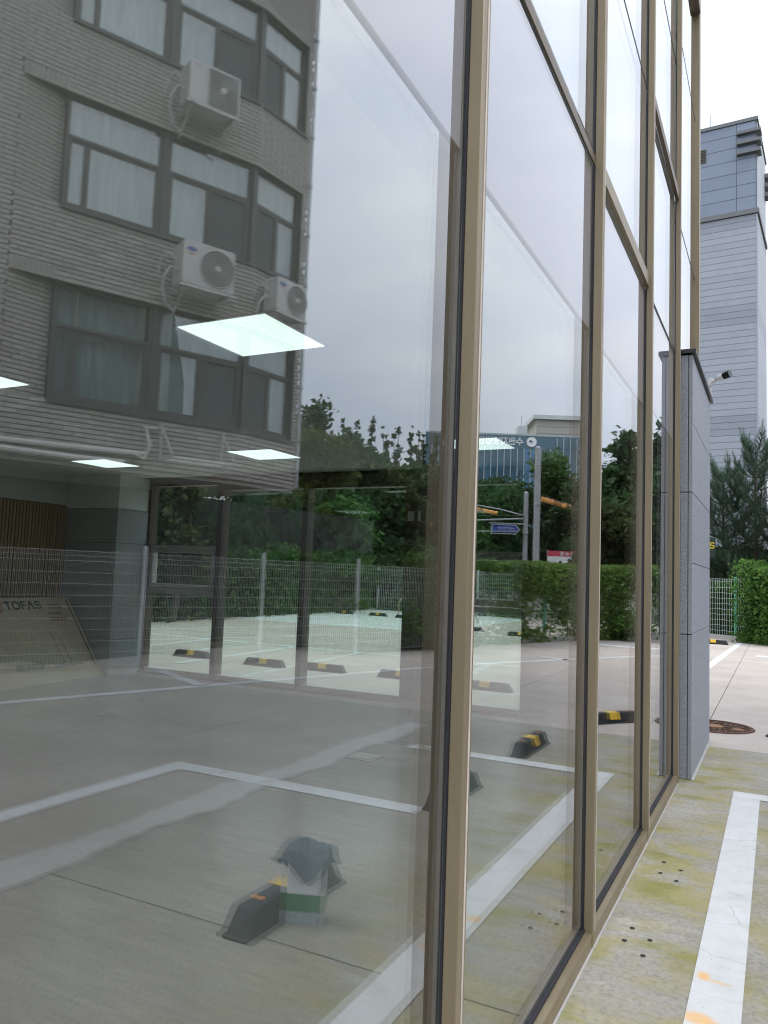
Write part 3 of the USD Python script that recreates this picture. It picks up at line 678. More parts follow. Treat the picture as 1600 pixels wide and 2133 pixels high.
# security camera on the pier's far corner
cc = thing("security_camera", "white security camera with black front on the granite pier's top edge", "security camera")
obj("bracket", MB().tube([(0.12, 8.47, 3.62), (0.175, 8.44, 3.645), (0.20, 8.40, 3.655)], 0.014, 8).tube([(0.12, 8.47, 3.475), (0.12, 8.47, 3.63)], 0.012, 8).box(0.10, 0.15, 8.45, 8.49, 3.60, 3.68), "cam_white", cc)
obj("body", MB().tube([(0.195, 8.40, 3.652), (0.20, 8.40, 3.652), (0.262, 8.37, 3.668)], [0.02, 0.032, 0.036], 14), "cam_white", cc)
obj("lens_hood", MB().tube([(0.255, 8.373, 3.666), (0.315, 8.345, 3.682)], [0.038, 0.041], 14), "cam_black", cc)

# ------------------------------------------------------------------ brick building across the lot
C = np.array([7.35, 12.0]); dr = np.array([-0.144, 0.99]); dr /= np.linalg.norm(dr); nr = np.array([-dr[1], dr[0]])
dm = np.array([-0.426, 0.905]); dm /= np.linalg.norm(dm); nm = np.array([-dm[1], dm[0]])
F = C - 1.34 * dr
bk = thing("brick_building", "grey brick building on open ground floor, its window bands wrapping a blunt corner", "building")


def PM(s, d, z):
    return np.array([*(F + s * dm + d * nm), z])


def PR(s, d, z):        # right face, s = 0 at its far corner, -1.34 at the fold
    return np.array([*(C + s * dr + d * nr), z])


def fbox(mb, P, s0, s1, d0, d1, z0, z1):
    o = P(s0, d0, z0)
    return mb.obox(o, P(s1, d0, z0) - o, P(s0, d1, z0) - o, P(s0, d0, z1) - o)


BANDS = [(3.08, 3.97), (5.80, 6.97), (8.80, 9.97), (11.80, 12.97), (14.8, 16.0)]
WINS = [(3.97, 5.80), (6.97, 8.80), (9.97, 11.80), (12.97, 14.80)]
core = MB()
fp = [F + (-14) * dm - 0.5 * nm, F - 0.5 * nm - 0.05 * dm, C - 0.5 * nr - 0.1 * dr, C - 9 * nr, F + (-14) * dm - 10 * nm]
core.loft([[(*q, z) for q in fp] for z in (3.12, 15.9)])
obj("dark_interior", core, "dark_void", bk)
wall = MB()
for z0, z1 in BANDS:
    fbox(wall, PM, -3.3, 0.0, -0.5, -0.03, z0, z1)
    fbox(wall, PR, -1.34, 0.0, -0.5, -0.03, z0, z1)
fbox(wall, PM, -14, -3.94, -0.5, -0.03, 3.08, 16.0)
for z0, z1 in WINS:
    fbox(wall, PR, -0.13, 0.0, -0.5, -0.03, z0, z1)
for z0, z1 in BANDS:
    fbox(wall, PM, -3.95, -3.29, -0.5, -0.031, z0, z1)
sp = MB()
obj("wall", wall, "mortar", bk)
rv = MB()                        # splayed window reveals
for z0, z1 in WINS:
    a, b, c, d = PM(-3.94, -0.045, z0), PM(-3.27, -0.225, z0), PM(-3.27, -0.5, z0), PM(-3.94, -0.5, z0)
    rv.loft([[(*q[:2], z) for q in (a, b, c, d)] for z in (z0, z1)])
obj("splayed_reveal", rv, "mortar", bk)
obj("soffit_slab", MB().loft([[(*q, z) for q in (F - 14 * dm - 0.04 * nm, F - 0.04 * nm, C - 0.04 * nr, C - 9 * nr, F - 14 * dm - 10 * nm)] for z in (3.0, 3.078)]), "soffit", bk)
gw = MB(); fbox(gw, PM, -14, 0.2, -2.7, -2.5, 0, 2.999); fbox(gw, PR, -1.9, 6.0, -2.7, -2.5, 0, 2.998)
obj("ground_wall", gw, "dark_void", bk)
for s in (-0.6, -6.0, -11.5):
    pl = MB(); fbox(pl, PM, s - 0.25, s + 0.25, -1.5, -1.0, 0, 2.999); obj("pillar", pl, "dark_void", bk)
# bricks, laid one by one; the 300 that show largest are pieces of their own
bricks = []
rb = np.random.default_rng(11)
bh, bl, jt = 0.0745, 0.31, 0.010


def lay(P, s0, s1, z0, z1, row0):
    r = 0
    z = z0
    while z + 0.03 < z1:
        s = s0 - bl * (0.5 if (r + row0) % 2 else 0.0) - 0.06 * rb.random()
        while s < s1:
            a, b = max(s, s0), min(s + bl - jt, s1)
            if b - a > 0.03:
                dd = 0.004 * (rb.random() - 0.5)
                bricks.append((P, a, b, -0.03, 0.002 + dd, z, min(z + bh - 0.013, z1)))
            s += bl
        z += bh; r += 1


for i, (z0, z1) in enumerate(BANDS[:4]):
    lay(PM, -3.94, -0.001, z0, z1, i); lay(PR, -1.339, 0.0, z0, z1, i)
RL = math.hypot(0.67, 0.18)


def PV(s, d, z):        # splayed reveal plane, s from 0 at the wall face to RL at the window
    return PM(-3.94 + s * 0.67 / RL - d * 0.0, -0.02 - s * 0.18 / RL + d, z)


for i, (z0, z1) in enumerate(WINS[:3]):
    lay(PV, 0.0, RL, z0, z1, i)
for i, (z0, z1) in enumerate(WINS[:3]):
    lay(PR, -0.13, 0.0, z0, z1, i)
lay(PM, -7.5, -3.94, 3.08, 13.0, 0)
bricks = [q for q in bricks]
near = sorted(bricks, key=lambda q: np.linalg.norm(q[0]((q[1] + q[2]) / 2, 0, q[5]) * [-1, 1, 1] - EYE) + 0.6 * abs(q[1] + 2.2))
for q in near[:300]:
    obj("brick", fbox(MB(), *q), "brick", bk)
rest = MB()
for q in near[300:]:
    fbox(rest, *q)
obj("far_bricks", rest, "brick", bk, kind="stuff")
ml = MB(); fbox(ml, PM, -14, -7.5, -0.03, 0.0, 3.08, 16.0); obj("wall_end", ml, "brick", bk)
sol = MB()
for z0, z1 in BANDS[1:4]:       # soldier course over the splayed reveals
    for k in range(9):
        fbox(sol, PM, -3.94 + 0.075 * k, -3.94 + 0.075 * k + 0.062, -0.02, 0.012, z0 - 0.002, z0 + 0.2)
obj("soldier_course", sol, "brick", bk)


def window(P, s0, s1, z0, z1, mid, lower, d=-0.11):
    """frame with a transom light above and sashes below; lower: list of (s from, s to, what)"""
    fr = MB(); w = 0.055
    zt = z1 - 0.66
    for a, b, c, e in ((s0, s1, z0, z0 + w + 0.02), (s0, s1, z1 - w, z1), (s0, s1, zt - w / 2, zt + w / 2)):
        fbox(fr, P, a, b, d - 0.06, d + 0.02, c, e)
    for a in (s0, s1 - w):
        fbox(fr, P, a, a + w, d - 0.059, d + 0.019, z0 + w, z1 - w)
    win = obj("window", fr, "dark_window_frame", bk)
    def put(name, a, b, za, zb, m, dd):
        obj(name, fbox(MB(), P, a, b, dd - 0.006, dd, za, zb), m, win)
    put("pane", s0 + w, s1 - w, zt + w / 2, z1 - w, "window_glass", d - 0.01)
    cu_ = MB()
    n = int((s1 - s0) / 0.045)
    ss = np.linspace(s0 + 0.02, s1 - 0.02, n)
    dd = d - 0.14 + 0.02 * np.sin(np.arange(n) * 1.35 + s0)
    vv = [P(a, b, z0 + 0.05) for a, b in zip(ss, dd)] + [P(a, b, z1 - 0.05) for a, b in zip(ss, dd)]
    cu_.add(vv, [[i, i + 1, i + 1 + n, i + n] for i in range(n - 1)])
    obj("curtain", cu_, "curtain", win)
    for a, b, what in lower:
        sf = MB(); f = 0.045
        for q in ((a, b, z0 + 0.075, z0 + 0.075 + f), (a, b, zt - 0.0275 - f, zt - 0.0275), (a, a + f, z0 + 0.075 + f, zt - 0.0275 - f), (b - f, b, z0 + 0.075 + f, zt - 0.0275 - f)):
            fbox(sf, P, q[0], q[1], d - 0.035, d + (0.012 if what == "screen" else 0.004), q[2], q[3])
        sash = obj("sash", sf, "dark_window_frame", win)
        put("sash_pane" if what != "screen" else "insect_screen", a + f, b - f, z0 + 0.075 + f, zt - 0.0275 - f, "screen_mesh" if what == "screen" else "window_glass", d - 0.012)


for z0, z1 in WINS:
    window(PM, -3.27, -1.72, z0, z1, 0, [(-3.215, -2.93, "fixed"), (-2.925, -1.775, "fixed")])
    fbox_post = fbox(MB(), PM, -1.719, -1.631, -0.18, -0.07, z0 + 0.001, z1 - 0.001)
    obj("window_post", fbox_post, "dark_window_frame", bk)
    window(PM, -1.63, -0.07, z0, z1, 0, [(-1.575, -0.87, "fixed"), (-0.865, -0.125, "screen")])
    obj("window_post", fbox(MB(), PM, -0.069, -0.012, -0.15, -0.03, z0 + 0.001, z1 - 0.001), "dark_window_frame", bk)
    window(PR, -1.29, -0.13, z0, z1, 0, [(-1.235, -0.71, "screen"), (-0.705, -0.185, "fixed")])
for i, (z0, z1) in enumerate(WINS):
    obj("sill", fbox(MB(), PM, -3.30, -0.02, -0.12, 0.035, z0 - 0.05, z0 - 0.003), "dark_window_frame", bk)
    obj("sill", fbox(MB(), PR, -1.30, -0.10, -0.12, 0.035, z0 - 0.05, z0 - 0.003), "dark_window_frame", bk)
dp = MB(); dp.tube([PR(0.035, 0.02, 3.1), PR(0.035, 0.02, 15.8)], 0.035, 10)
for z in np.arange(4.0, 15.5, 1.0):
    dp.tube([PR(0.035, 0.02, z), PR(0.035, 0.02, z + 0.05)], 0.05, 10)
obj("downpipe", dp, "galvanised", bk)
pp = MB()
for dz, off, ln in ((0.10, 0.10, -2.1), (0.23, 0.07, -1.75)):
    s = np.linspace(-12, ln, 40)
    pp.tube([PM(a, off + 0.03 * math.sin(a * 1.1), 3.06 + dz + 0.035 * math.sin(a * 0.8 + dz * 9)) for a in s], 0.042, 8)
pp.tube([PM(-1.95, 0.08, 3.30), PM(-1.80, 0.12, 3.22), PM(-1.70, 0.10, 3.45), PM(-1.78, 0.06, 3.75), PM(-1.6, 0.04, 3.74)], 0.026, 8)
obj("pipe_run", pp, "pipe_wrap", bk)

# condenser units


def condenser(P, s0, s1, z0, z1, d0, d1, square, label):
    t = thing("air_conditioner", label, "air conditioner", None)
    b = MB(); o = P(s0, d0, z0)
    ax, ay = P(s1, d0, z0) - o, P(s0, d1, z0) - o
    w = np.linalg.norm(ax); h = z1 - z0; dep = d1 - d0; ax = ax / w; ay = ay / np.linalg.norm(ay)

    def q(a, bb, z):
        return o + ax * a + ay * bb + np.array([0, 0, z])
    c = 0.035
    prof = [(c, 0), (w - c, 0), (w, c), (w, h - c), (w - c, h), (c, h), (0, h - c), (0, c)]
    b.loft([[q(a, bb, z) for a, z in prof] for bb in (0.0, dep - 0.012)])
    pr2 = [(a + (0.012 if a < w / 2 else -0.012), z + (0.012 if z < h / 2 else -0.012)) for a, z in prof]
    b.loft([[q(a, dep - 0.0121, z) for a, z in prof], [q(a, dep, z) for a, z in pr2]])
    obj("casing", b, "ac_white", t)
    fc = (w * 0.66, h * 0.5); R_ = h * 0.42
    a_ = np.linspace(0, 2 * np.pi, 28, endpoint=False)
    gr = MB()
    if square:
        gr.obox(q(w * 0.36, dep + 0.001, h * 0.05), ax * w * 0.60, ay * 0.006, (0, 0, h * 0.88))
    else:
        gr.loft([[q(fc[0] + R_ * math.cos(x), dep + e, fc[1] + R_ * math.sin(x)) for x in a_] for e in (0.001, 0.006)])
    obj("fan_opening", gr, "ac_grille", t)
    rings = MB()
    if square:
        for k in range(40):
            x = 2 * np.pi * k / 40
            pts = []
            for rr in np.linspace(0.06, 0.98, 7):
                y = x + 1.0 * rr
                pa, pz = fc[0] + R_ * 1.32 * rr * math.cos(y), fc[1] + R_ * 1.32 * rr * math.sin(y)
                pts.append(q(np.clip(pa, w * 0.37, w * 0.95), dep + 0.011, np.clip(pz, h * 0.06, h * 0.92)))
            rings.tube(pts, 0.0035, 4)
        rings.obox(q(w * 0.345, dep + 0.002, h * 0.04), ax * 0.018, ay * 0.012, (0, 0, h * 0.90))
    else:
        for rr in (0.99, 0.84, 0.68, 0.53, 0.38, 0.25):
            rings.tube([q(fc[0] + R_ * rr * math.cos(x), dep + 0.012, fc[1] + R_ * rr * math.sin(x)) for x in np.linspace(0, 2 * np.pi, 37)], 0.0045 if rr < 0.9 else 0.010, 5)
    obj("grille", rings, "ac_white", t)
    obj("hub", MB().loft([[q(fc[0] + r * math.cos(x), dep + e, fc[1] + r * math.sin(x)) for x in a_] for r, e in ((0.052, 0.008), (0.052, 0.018), (0.03, 0.022))]), "ac_white", t)
    lo = MB()
    if square:
        lo.tm(lettering("AIR", 0.03, q(w * 0.08, dep + 0.001, h * 0.86), ax, (0, 0, 1), 0.003, True, w * 0.14))
    else:
        lo.loft([[q(w * 0.16 + 0.085 * math.cos(x), dep + e, h * 0.80 + 0.032 * math.sin(x)) for x in a_] for e in (0.0005, 0.004)])
        obj("badge_text", lettering("Carrier", 0.024, q(w * 0.16 - 0.06, dep + 0.0042, h * 0.787), ax, (0, 0, 1), 0.002, False, 0.12), "ac_white", t)
        obj("red_mark", MB().obox(q(w * 0.11, dep + 0.0005, h * 0.68), ax * 0.10, ay * 0.002, (0, 0, 0.018)), "ink_red", t)
    obj("badge", lo, "ac_blue", t)
    fr = MB()
    for a in (0.06, w - 0.10):
        fr.obox(q(a, -0.10 - d0 + 0.10, -0.04), ax * 0.04, ay * (dep + d0 + 0.02 if d0 > 0 else dep), (0, 0, 0.035))
        fr.bar(q(a + 0.02, -d0 + 0.02, -0.42), q(a + 0.02, dep - 0.05, -0.03), 0.025, 0.025)
    fr.obox(q(-0.03, dep - 0.03, -0.045), ax * (w + 0.06), ay * 0.04, (0, 0, 0.04))
    fr.obox(q(-0.03, 0.0, -0.045), ax * (w + 0.06), ay * 0.04, (0, 0, 0.04))
    obj("bracket", fr, "ac_white", t)
    ho = MB()
    ho.tube([q(-0.01, dep * 0.5, h * 0.35), q(-0.10, dep * 0.4, h * 0.42), q(-0.17, dep * 0.2, h * 0.2), q(-0.16, 0.0, -0.05), q(-0.05, -d0 * 0.6, -0.25), q(0.1, -d0 + 0.03, -0.32)], 0.022, 8)
    ho.tube([q(-0.01, dep * 0.45, h * 0.55), q(-0.13, dep * 0.3, h * 0.75), q(-0.2, 0.0, h * 0.65), q(-0.22, -d0 * 0.7, h * 0.3)], 0.014, 8)
    obj("hose", ho, "pipe_wrap", t)


condenser(PM, -1.60, -0.70, 9.13, 9.84, 0.16, 0.56, True, "white air conditioner with square fan grille, topmost on the brick building")
condenser(PM, -1.53, -0.62, 6.07, 6.80, 0.16, 0.56, False, "white air conditioner with round fan under the middle windows, left of two")
condenser(PR, -1.16, -0.40, 6.12, 6.74, 0.12, 0.46, False, "white air conditioner with round fan on the narrow corner face, right of two")
br = thing("wall_bracket", "empty white steel air conditioner bracket under the lowest brick building windows", "bracket")
bm = MB()
for s in (-1.50, -0.42):
    bm.bar(PM(s, 0.02, 3.85), PM(s, 0.02, 3.26), 0.03, 0.03, (1, 0, 0.01)); bm.bar(PM(s, 0.03, 3.80), PM(s, 0.55, 3.28), 0.025, 0.025)
obj("arm", bm, "ac_white", br)
bm = MB(); bm.bar(PM(-1.50, 0.5, 3.26), PM(-0.30, 0.5, 3.26), 0.04, 0.04); bm.bar(PM(-1.50, 0.12, 3.26), PM(-0.30, 0.12, 3.26), 0.04, 0.04); bm.bar(PM(-1.48, 0.12, 3.26), PM(-1.48, 0.5, 3.26), 0.035, 0.03); bm.bar(PM(-0.42, 0.12, 3.26), PM(-0.42, 0.5, 3.26), 0.035, 0.03)
obj("rail", bm, "ac_white", br)

# ------------------------------------------------------------------ fences


def post(fence, x, y, h, m, r=0.036):
    p = MB(); p.tube([(x, y, 0), (x, y, h), (x, y, h + 0.02), (x, y, h + 0.034)], [r, r, r * 0.8, r * 0.3], 12)
    obj("post", p, m, fence)


def wires(fence, a, b, h, m, pitch=0.052, rows=None, t=0.0028, z0=0.06):
    a, b = np.array(a, float), np.array(b, float); L = np.linalg.norm(b - a); d = (b - a) / L; n = np.array([-d[1], d[0]])
    mb = MB()
    for s in np.arange(0.05, L - 0.04, pitch):
        p = a + d * s
        mb.obox((*(p - d * t - n * t), z0), (*(d * 2 * t), 0), (*(n * 2 * t), 0), (0, 0, h - z0))
    for z in rows if rows is not None else np.concatenate([np.arange(z0 + 0.02, h - 0.12, 0.165), [h - 0.08, h - 0.012]]):
        p = a + d * 0.03 + n * (2.2 * t)
        mb.obox((*(p - n * t), z - t), (*(d * (L - 0.06)), 0), (*(n * 2 * t), 0), (0, 0, 2 * t))
    obj("mesh_panel", mb, m, fence)


wf = thing("white_mesh_fence", "white welded mesh fence on round posts below the brick building", "fence")
FP = [(9.5, 4.92), (8.68, 6.87), (7.86, 8.82), (7.05, 10.75), (6.42, 12.95), (5.80, 15.3), (5.05, 18.6)]
for p in FP:
    post(wf, *p, 1.80, "fence_white", 0.033)
for a, b in zip(FP[:-1], FP[1:]):
    wires(wf, a, b, 1.72, "fence_white", t=0.0025)
gf = thing("green_mesh_fence", "ivy grown green post mesh fence along the back of the parking lot", "fence")
GP = [(4.63, 19.72), (3.35, 22.5), (1.6, 24.35), (-0.4, 25.75), (-2.9, 27.5), (-5.6, 29.3), (-8.2, 31.2)]
for p in GP:
    post(gf, *p, 1.86, "fence_green", 0.045)
for a, b in zip([FP[-1]] + GP[:-1], GP):
    wires(gf, a, b, 1.84, "mesh_green_white", pitch=0.085, t=0.0036)
bf = thing("far_white_fence", "far white mesh fence behind the bicycle racks beyond the end window", "fence")
BP = [(-8.2, 31.3), (-10.7, 31.3), (-13.1, 31.3), (-15.5, 31.26)]
for p in BP:
    post(bf, *p, 1.9, "fence_white", 0.05)
for a, b in zip(BP[:-1], BP[1:]):
    wires(bf, a, b, 1.85, "fence_white", pitch=0.09, t=0.006)
kb = MB()
for a, b in zip([FP[-1]] + GP[:-1], GP):
    kb.bar((*a, 0.05), (*b, 0.05), 0.16, 0.13)
obj("kerb", kb, "kerb", kind="structure")

rack0 = thing("bicycle_rack", "curved steel bicycle rack hoop before the far white fence, leftmost", "bicycle rack", "bicycle rack hoops beyond the end window", loc=(-12.3, 26.9, 0))


def hoop(t):
    a = np.linspace(np.pi, np.pi / 2, 9)
    pts = [(0, 0, 0), (0, 0, 0.45)] + [(0.35 + 0.35 * math.cos(x), 0, 0.45 + 0.35 * math.sin(x)) for x in a] + [(1.9, 0, 0.80)] + [(1.9 + 0.35 * math.cos(x), 0, 0.45 + 0.35 * math.sin(x)) for x in a[::-1] - np.pi / 2] + [(2.25, 0, 0)]
    obj("tube", MB().tube(pts, 0.026, 8), "rack_metal", t)
    obj("foot", MB().cham(-0.06, 0.06, -0.06, 0.06, 0, 0.012).cham(2.19, 2.31, -0.06, 0.06, 0, 0.012), "rack_metal", t)


hoop(rack0)
copy_of(rack0, (-11.95, 26.6, 0), 0, "curved steel bicycle rack hoop before the far white fence, second from left")
copy_of(rack0, (-11.0, 26.1, 0), 0, "curved steel bicycle rack hoop before the far white fence, next to the mullion")

# ------------------------------------------------------------------ plants


def leaves(P, size, rg, flat=0.0):
    """one pointed four-cornered leaf at each point"""
    n = len(P)
    d = rg.normal(size=(n, 3)); d[:, 2] -= 0.25; d /= np.linalg.norm(d, axis=1, keepdims=True)
    e = rg.normal(size=(n, 3)); e[:, 2] *= 0.7; e -= d * (e * d).sum(1, keepdims=True); e /= np.linalg.norm(e, axis=1, keepdims=True)
    s = (size * (0.6 + 0.8 * rg.random(n)))[:, None]
    v = np.stack([P - d * s * 0.6, P + e * s * 0.36, P + d * s * 0.6, P - e * s * 0.36], 1).reshape(-1, 3)
    i = np.arange(n)[:, None] * 4
    return v, np.vstack([i + [0, 1, 2], i + [0, 2, 3]])


def crown(lobes, n, size, rg, clump=0.46):
    """leaf clumps through the volume of the lobes (centre, radii)"""
    out = []
    vol = np.array([np.prod(r) for _, r in lobes]) ** 0.67; vol /= vol.sum()
    for (c, r), w in zip(lobes, vol):
        k = max(6, int(n * w / 26))
        d = rg.normal(size=(k, 3)); d /= np.linalg.norm(d, axis=1, keepdims=True)
        rad = (0.25 + 0.72 * rg.random(k) ** 0.6)[:, None]
        cc_ = np.array(c) + d * rad * np.array(r)
        per = max(4, int(n * w / k))
        sp_ = clump * np.mean(r)
        out.append((cc_[:, None] + rg.normal(size=(k, per, 3)) * sp_ * np.array([0.5, 0.5, 0.36]) * (0.6 + 0.8 * rg.random((k, 1, 1)))).reshape(-1, 3))
    return leaves(np.vstack(out), size, rg)


def tree(name, label, x, y, h, hw, leaf, n, size, seed, shape="round", group=None, base=0.0, trunk_r=0.12):
    rg = np.random.default_rng(seed)
    t = thing(name, label, "tree", group)
    lob = []
    if shape == "round":
        for k in range(13):
            a = rg.random() * 6.28; z = h * (0.30 + 0.60 * rg.random()); rr = hw * 0.62 * math.sqrt(rg.random()) * (1.15 - 0.6 * abs(z / h - 0.55))
            lob.append(((x + rr * math.cos(a), y + rr * math.sin(a), z), (hw * (0.34 + 0.24 * rg.random()),) * 2 + (h * (0.08 + 0.07 * rg.random()),)))
        lob.append(((x, y, h * 0.90), (hw * 0.34, hw * 0.34, h * 0.10)))
    elif shape == "spire":
        for k in range(16):
            z = h * (0.12 + 0.85 * k / 15); w = hw * (1.05 - 0.93 * (k / 15) ** 1.3) * (0.8 + 0.4 * rg.random())
            lob.append(((x + 0.12 * hw * rg.normal(), y + 0.12 * hw * rg.normal(), z), (w, w, h * 0.05)))
    elif shape == "bush":
        for k in range(8):
            a = rg.random() * 6.28; rr = hw * 0.6 * rg.random()
            lob.append(((x + rr * math.cos(a), y + rr * math.sin(a), base + h * (0.25 + 0.5 * rg.random())), (hw * 0.45, hw * 0.45, h * 0.28)))
    tr = MB()
    tz = np.linspace(base, h * 0.85, 7); off = np.cumsum(rg.normal(size=(7, 2)) * 0.03 * hw, axis=0); off -= off[0]
    spine = np.column_stack([x + off[:, 0], y + off[:, 1], tz])
    tr.tube(spine, np.linspace(trunk_r, trunk_r * 0.2, 7), 8)
    for c, r in lob:
        k = int(np.clip((c[2] - r[2] - base) / (h * 0.85 - base) * 6, 1, 5)); p0 = spine[k]; p1 = np.array(c)
        mid = (p0 + p1) / 2 + [0, 0, -0.08 * hw]
        tr.tube([p0, mid, p1], [trunk_r * 0.42, trunk_r * 0.28, trunk_r * 0.08], 5)
    obj("trunk", tr, "trunk", t)
    obj("crown", crown(lob, n, size, rg), leaf, t)
    return t


def pine(label, x, y, h, hw, seed, n_w=11, base_frac=0.16, needle=0.13, per=34):
    rg = np.random.default_rng(seed)
    t = thing("pine_tree", label, "tree")
    wood = MB(); spine = np.array([(x + 0.02 * hw * math.sin(z), y, z) for z in np.linspace(0, h - 0.25, 9)])
    wood.tube(spine, np.linspace(0.11, 0.014, 9), 8)
    tips = []                                            # (point, direction)
    for w in range(n_w):
        f = base_frac + (0.97 - base_frac) * w / (n_w - 1); z = h * f
        ln = hw * (1.1 - f) ** 0.75 * 1.35 + 0.12
        k = 6 if w < n_w - 2 else 4
        for j in range(k):
            a = 2 * np.pi * (j + rg.random() * 0.6) / k + w * 0.9; L = ln * (0.7 + 0.5 * rg.random())
            rise = 0.25 + 0.75 * f
            pts = [np.array([x, y, z])]
            for q in np.linspace(0.25, 1, 5):
                pts.append(np.array([x + L * q * math.cos(a), y + L * q * math.sin(a), z + L * q * q * rise * 0.8]))
            wood.tube(pts, np.linspace(0.03 * (1.2 - f) + 0.006, 0.006, 6), 5)
            for q in range(2, 6):
                d = pts[q] - pts[q - 1]; d /= np.linalg.norm(d)
                for m_ in range(3):
                    tips.append((pts[q - 1] + (pts[q] - pts[q - 1]) * (m_ / 3), d))
                for side in (-1, 1):
                    e = np.array([-d[1], d[0], 0.0]) * side * 0.8 + d * 0.6 + [0, 0, 0.45]; e /= np.linalg.norm(e)
                    sl = L * 0.30 * (1.15 - q / 6) + 0.10
                    p1 = pts[q] + e * sl
                    wood.tube([pts[q], p1], [0.008, 0.005], 4)
                    for m_ in np.linspace(0.25, 1, 4):
                        tips.append((pts[q] + (p1 - pts[q]) * m_, e))
                    tips.append((p1 + np.array([0, 0, 0.10]), np.array([0.1 * rg.normal(), 0.1 * rg.normal(), 1.0])))
            up_ = np.array([0.25 * math.cos(a), 0.25 * math.sin(a), 1.0]); up_ /= np.linalg.norm(up_)
            cd = 0.20 + 0.30 * f
            wood.tube([pts[-1], pts[-1] + up_ * cd], [0.007, 0.004], 4)
            for m_ in np.linspace(0.1, 1, 5):
                tips.append((pts[-1] + up_ * cd * m_, up_))
    for m_ in np.linspace(-0.6, 0.25, 8):
        tips.append((np.array([x, y, h - 0.25 + m_]), np.array([0, 0, 1.0])))
    wood.tube([(x, y, h - 0.3), (x, y, h)], [0.014, 0.006], 5)
    obj("trunk", wood, "trunk", t)
    P = np.array([p for p, _ in tips]); D = np.array([d for _, d in tips])
    P = np.repeat(P, per, 0); D = np.repeat(D, per, 0); n = len(P)
    P = P + D * (rg.random((n, 1)) - 0.5) * 0.14
    e = rg.normal(size=(n, 3)); e -= D * (e * D).sum(1, keepdims=True); e /= np.linalg.norm(e, axis=1, keepdims=True)
    nd = D * 0.75 + e * 0.75; nd /= np.linalg.norm(nd, axis=1, keepdims=True)
    sd_ = np.cross(nd, e); ln = (needle * (0.7 + 0.6 * rg.random(n)))[:, None]
    v = np.stack([P - sd_ * 0.0035, P + sd_ * 0.0035, P + nd * ln], 1).reshape(-1, 3)
    obj("needles", (v, np.arange(3 * n).reshape(-1, 3)), "needle", t)


def ivy(label, path, n, size, seed, h=1.9, thick=0.22, density=None, leaf="leaf_ivy", over=0.18, kind=None, wob=0.36):
    """leaves and stems over a fence line"""
    rg = np.random.default_rng(seed)
    p = np.asarray(path, float); seg = np.linalg.norm(np.diff(p, axis=0), axis=1); cum = np.concatenate([[0], np.cumsum(seg)])
    out = []
    while sum(map(len, out)) < n:
        k = 4000
        s = rg.random(k) * cum[-1]; z = rg.random(k) * (h + over)
        i = np.clip(np.searchsorted(cum, s) - 1, 0, len(seg) - 1); tt = (s - cum[i]) / seg[i]
        d = (p[i + 1] - p[i]) / seg[i][:, None]; q = p[i] + (p[i + 1] - p[i]) * tt[:, None]; nn = np.column_stack([-d[:, 1], d[:, 0]])
        nv = meshkit.fbm(np.column_stack([s * 0.9, z * 1.3, np.full(k, seed * 3.7)]), 4, seed)
        pr = density(s, z, nv) if density else (nv > 0.40)
        hs = h * (0.98 - wob / 2 + wob * meshkit.fbm(np.column_stack([s * 0.8, s * 0.0 + seed, s * 0.0]), 4, seed + 1)) + over * (nv - 0.2)
        keep = (rg.random(k) < pr) & (z < hs)
        o = rg.normal(size=k) * thick * (0.5 + 0.9 * nv)
        zz_ = np.where(z > h, h + (z - h) * (0.4 + 1.2 * nv), z)
        out.append(np.column_stack([q + nn * o[:, None], np.maximum(zz_, 0.03)])[keep])
    P = np.vstack(out)[:n]
    t = thing("ivy", label, "ivy", kind=kind)
    obj("foliage", leaves(P, size, rg), leaf, t)
    st_ = MB()
    for k in range(max(6, int(cum[-1] * 1.6))):
        s = rg.random() * cum[-1]; i = min(np.searchsorted(cum, s), len(seg)) - 1; i = max(i, 0)
        q = p[i] + (p[i + 1] - p[i]) * ((s - cum[i]) / seg[i])
        zz_ = np.linspace(0, h, 7); wob = np.cumsum(rg.normal(size=(7, 2)) * 0.06, axis=0)
        st_.tube(np.column_stack([q[0] + wob[:, 0], q[1] + wob[:, 1], zz_]), np.linspace(0.012, 0.004, 7), 4)
    obj("stem", st_, "trunk", t)


# ivy on the fences
ivy("thick bright ivy heaped over the green fence, seen in the second and third panes", [(5.35, 17.2), FP[-1], *GP[:3]], 26000, 0.085, 3, h=2.02, thick=0.18, over=0.18, wob=0.10, leaf="leaf_bright",
    density=lambda s, z, nv: np.where(z > 1.30, 1.0, np.clip((nv - 0.40) * 4, 0.10, 0.6)))
ivy("leafy mound of ivy swallowing the back fence at the picture's right edge", [(0.0, 25.2), (0.45, 24.6), (1.6, 24.0)], 17000, 0.085, 4, h=2.15, thick=0.36, over=0.3, density=lambda s, z, nv: np.ones_like(s) * np.clip(0.35 + s * 1.4, 0, 1))
ivy("thin ivy climbing the back fence right of the granite pier", [(-3.2, 28.2), (-0.2, 26.15)], 12000, 0.10, 6, h=1.85, thick=0.14, over=0.05, density=lambda s, z, nv: np.clip((nv - 0.33) * 5, 0.05, 0.9), leaf="leaf_dark")
ivy("low weedy growth along the back kerb right of the granite pier", [(-0.2, 25.0), (1.8, 23.6)], 4500, 0.06, 8, h=0.28, thick=0.22, over=0.05)
ivy("dark hedge of ivy along the lot's left side beyond the end window", [(-15.1, 9.5), (-15.3, 16.5), (-15.6, 24), (-16.2, 31.0)], 60000, 0.13, 9, h=2.25, thick=0.36, over=0.35, leaf="leaf_mid", density=lambda s, z, nv: np.clip((nv - 0.18) * 6, 0.25, 1))
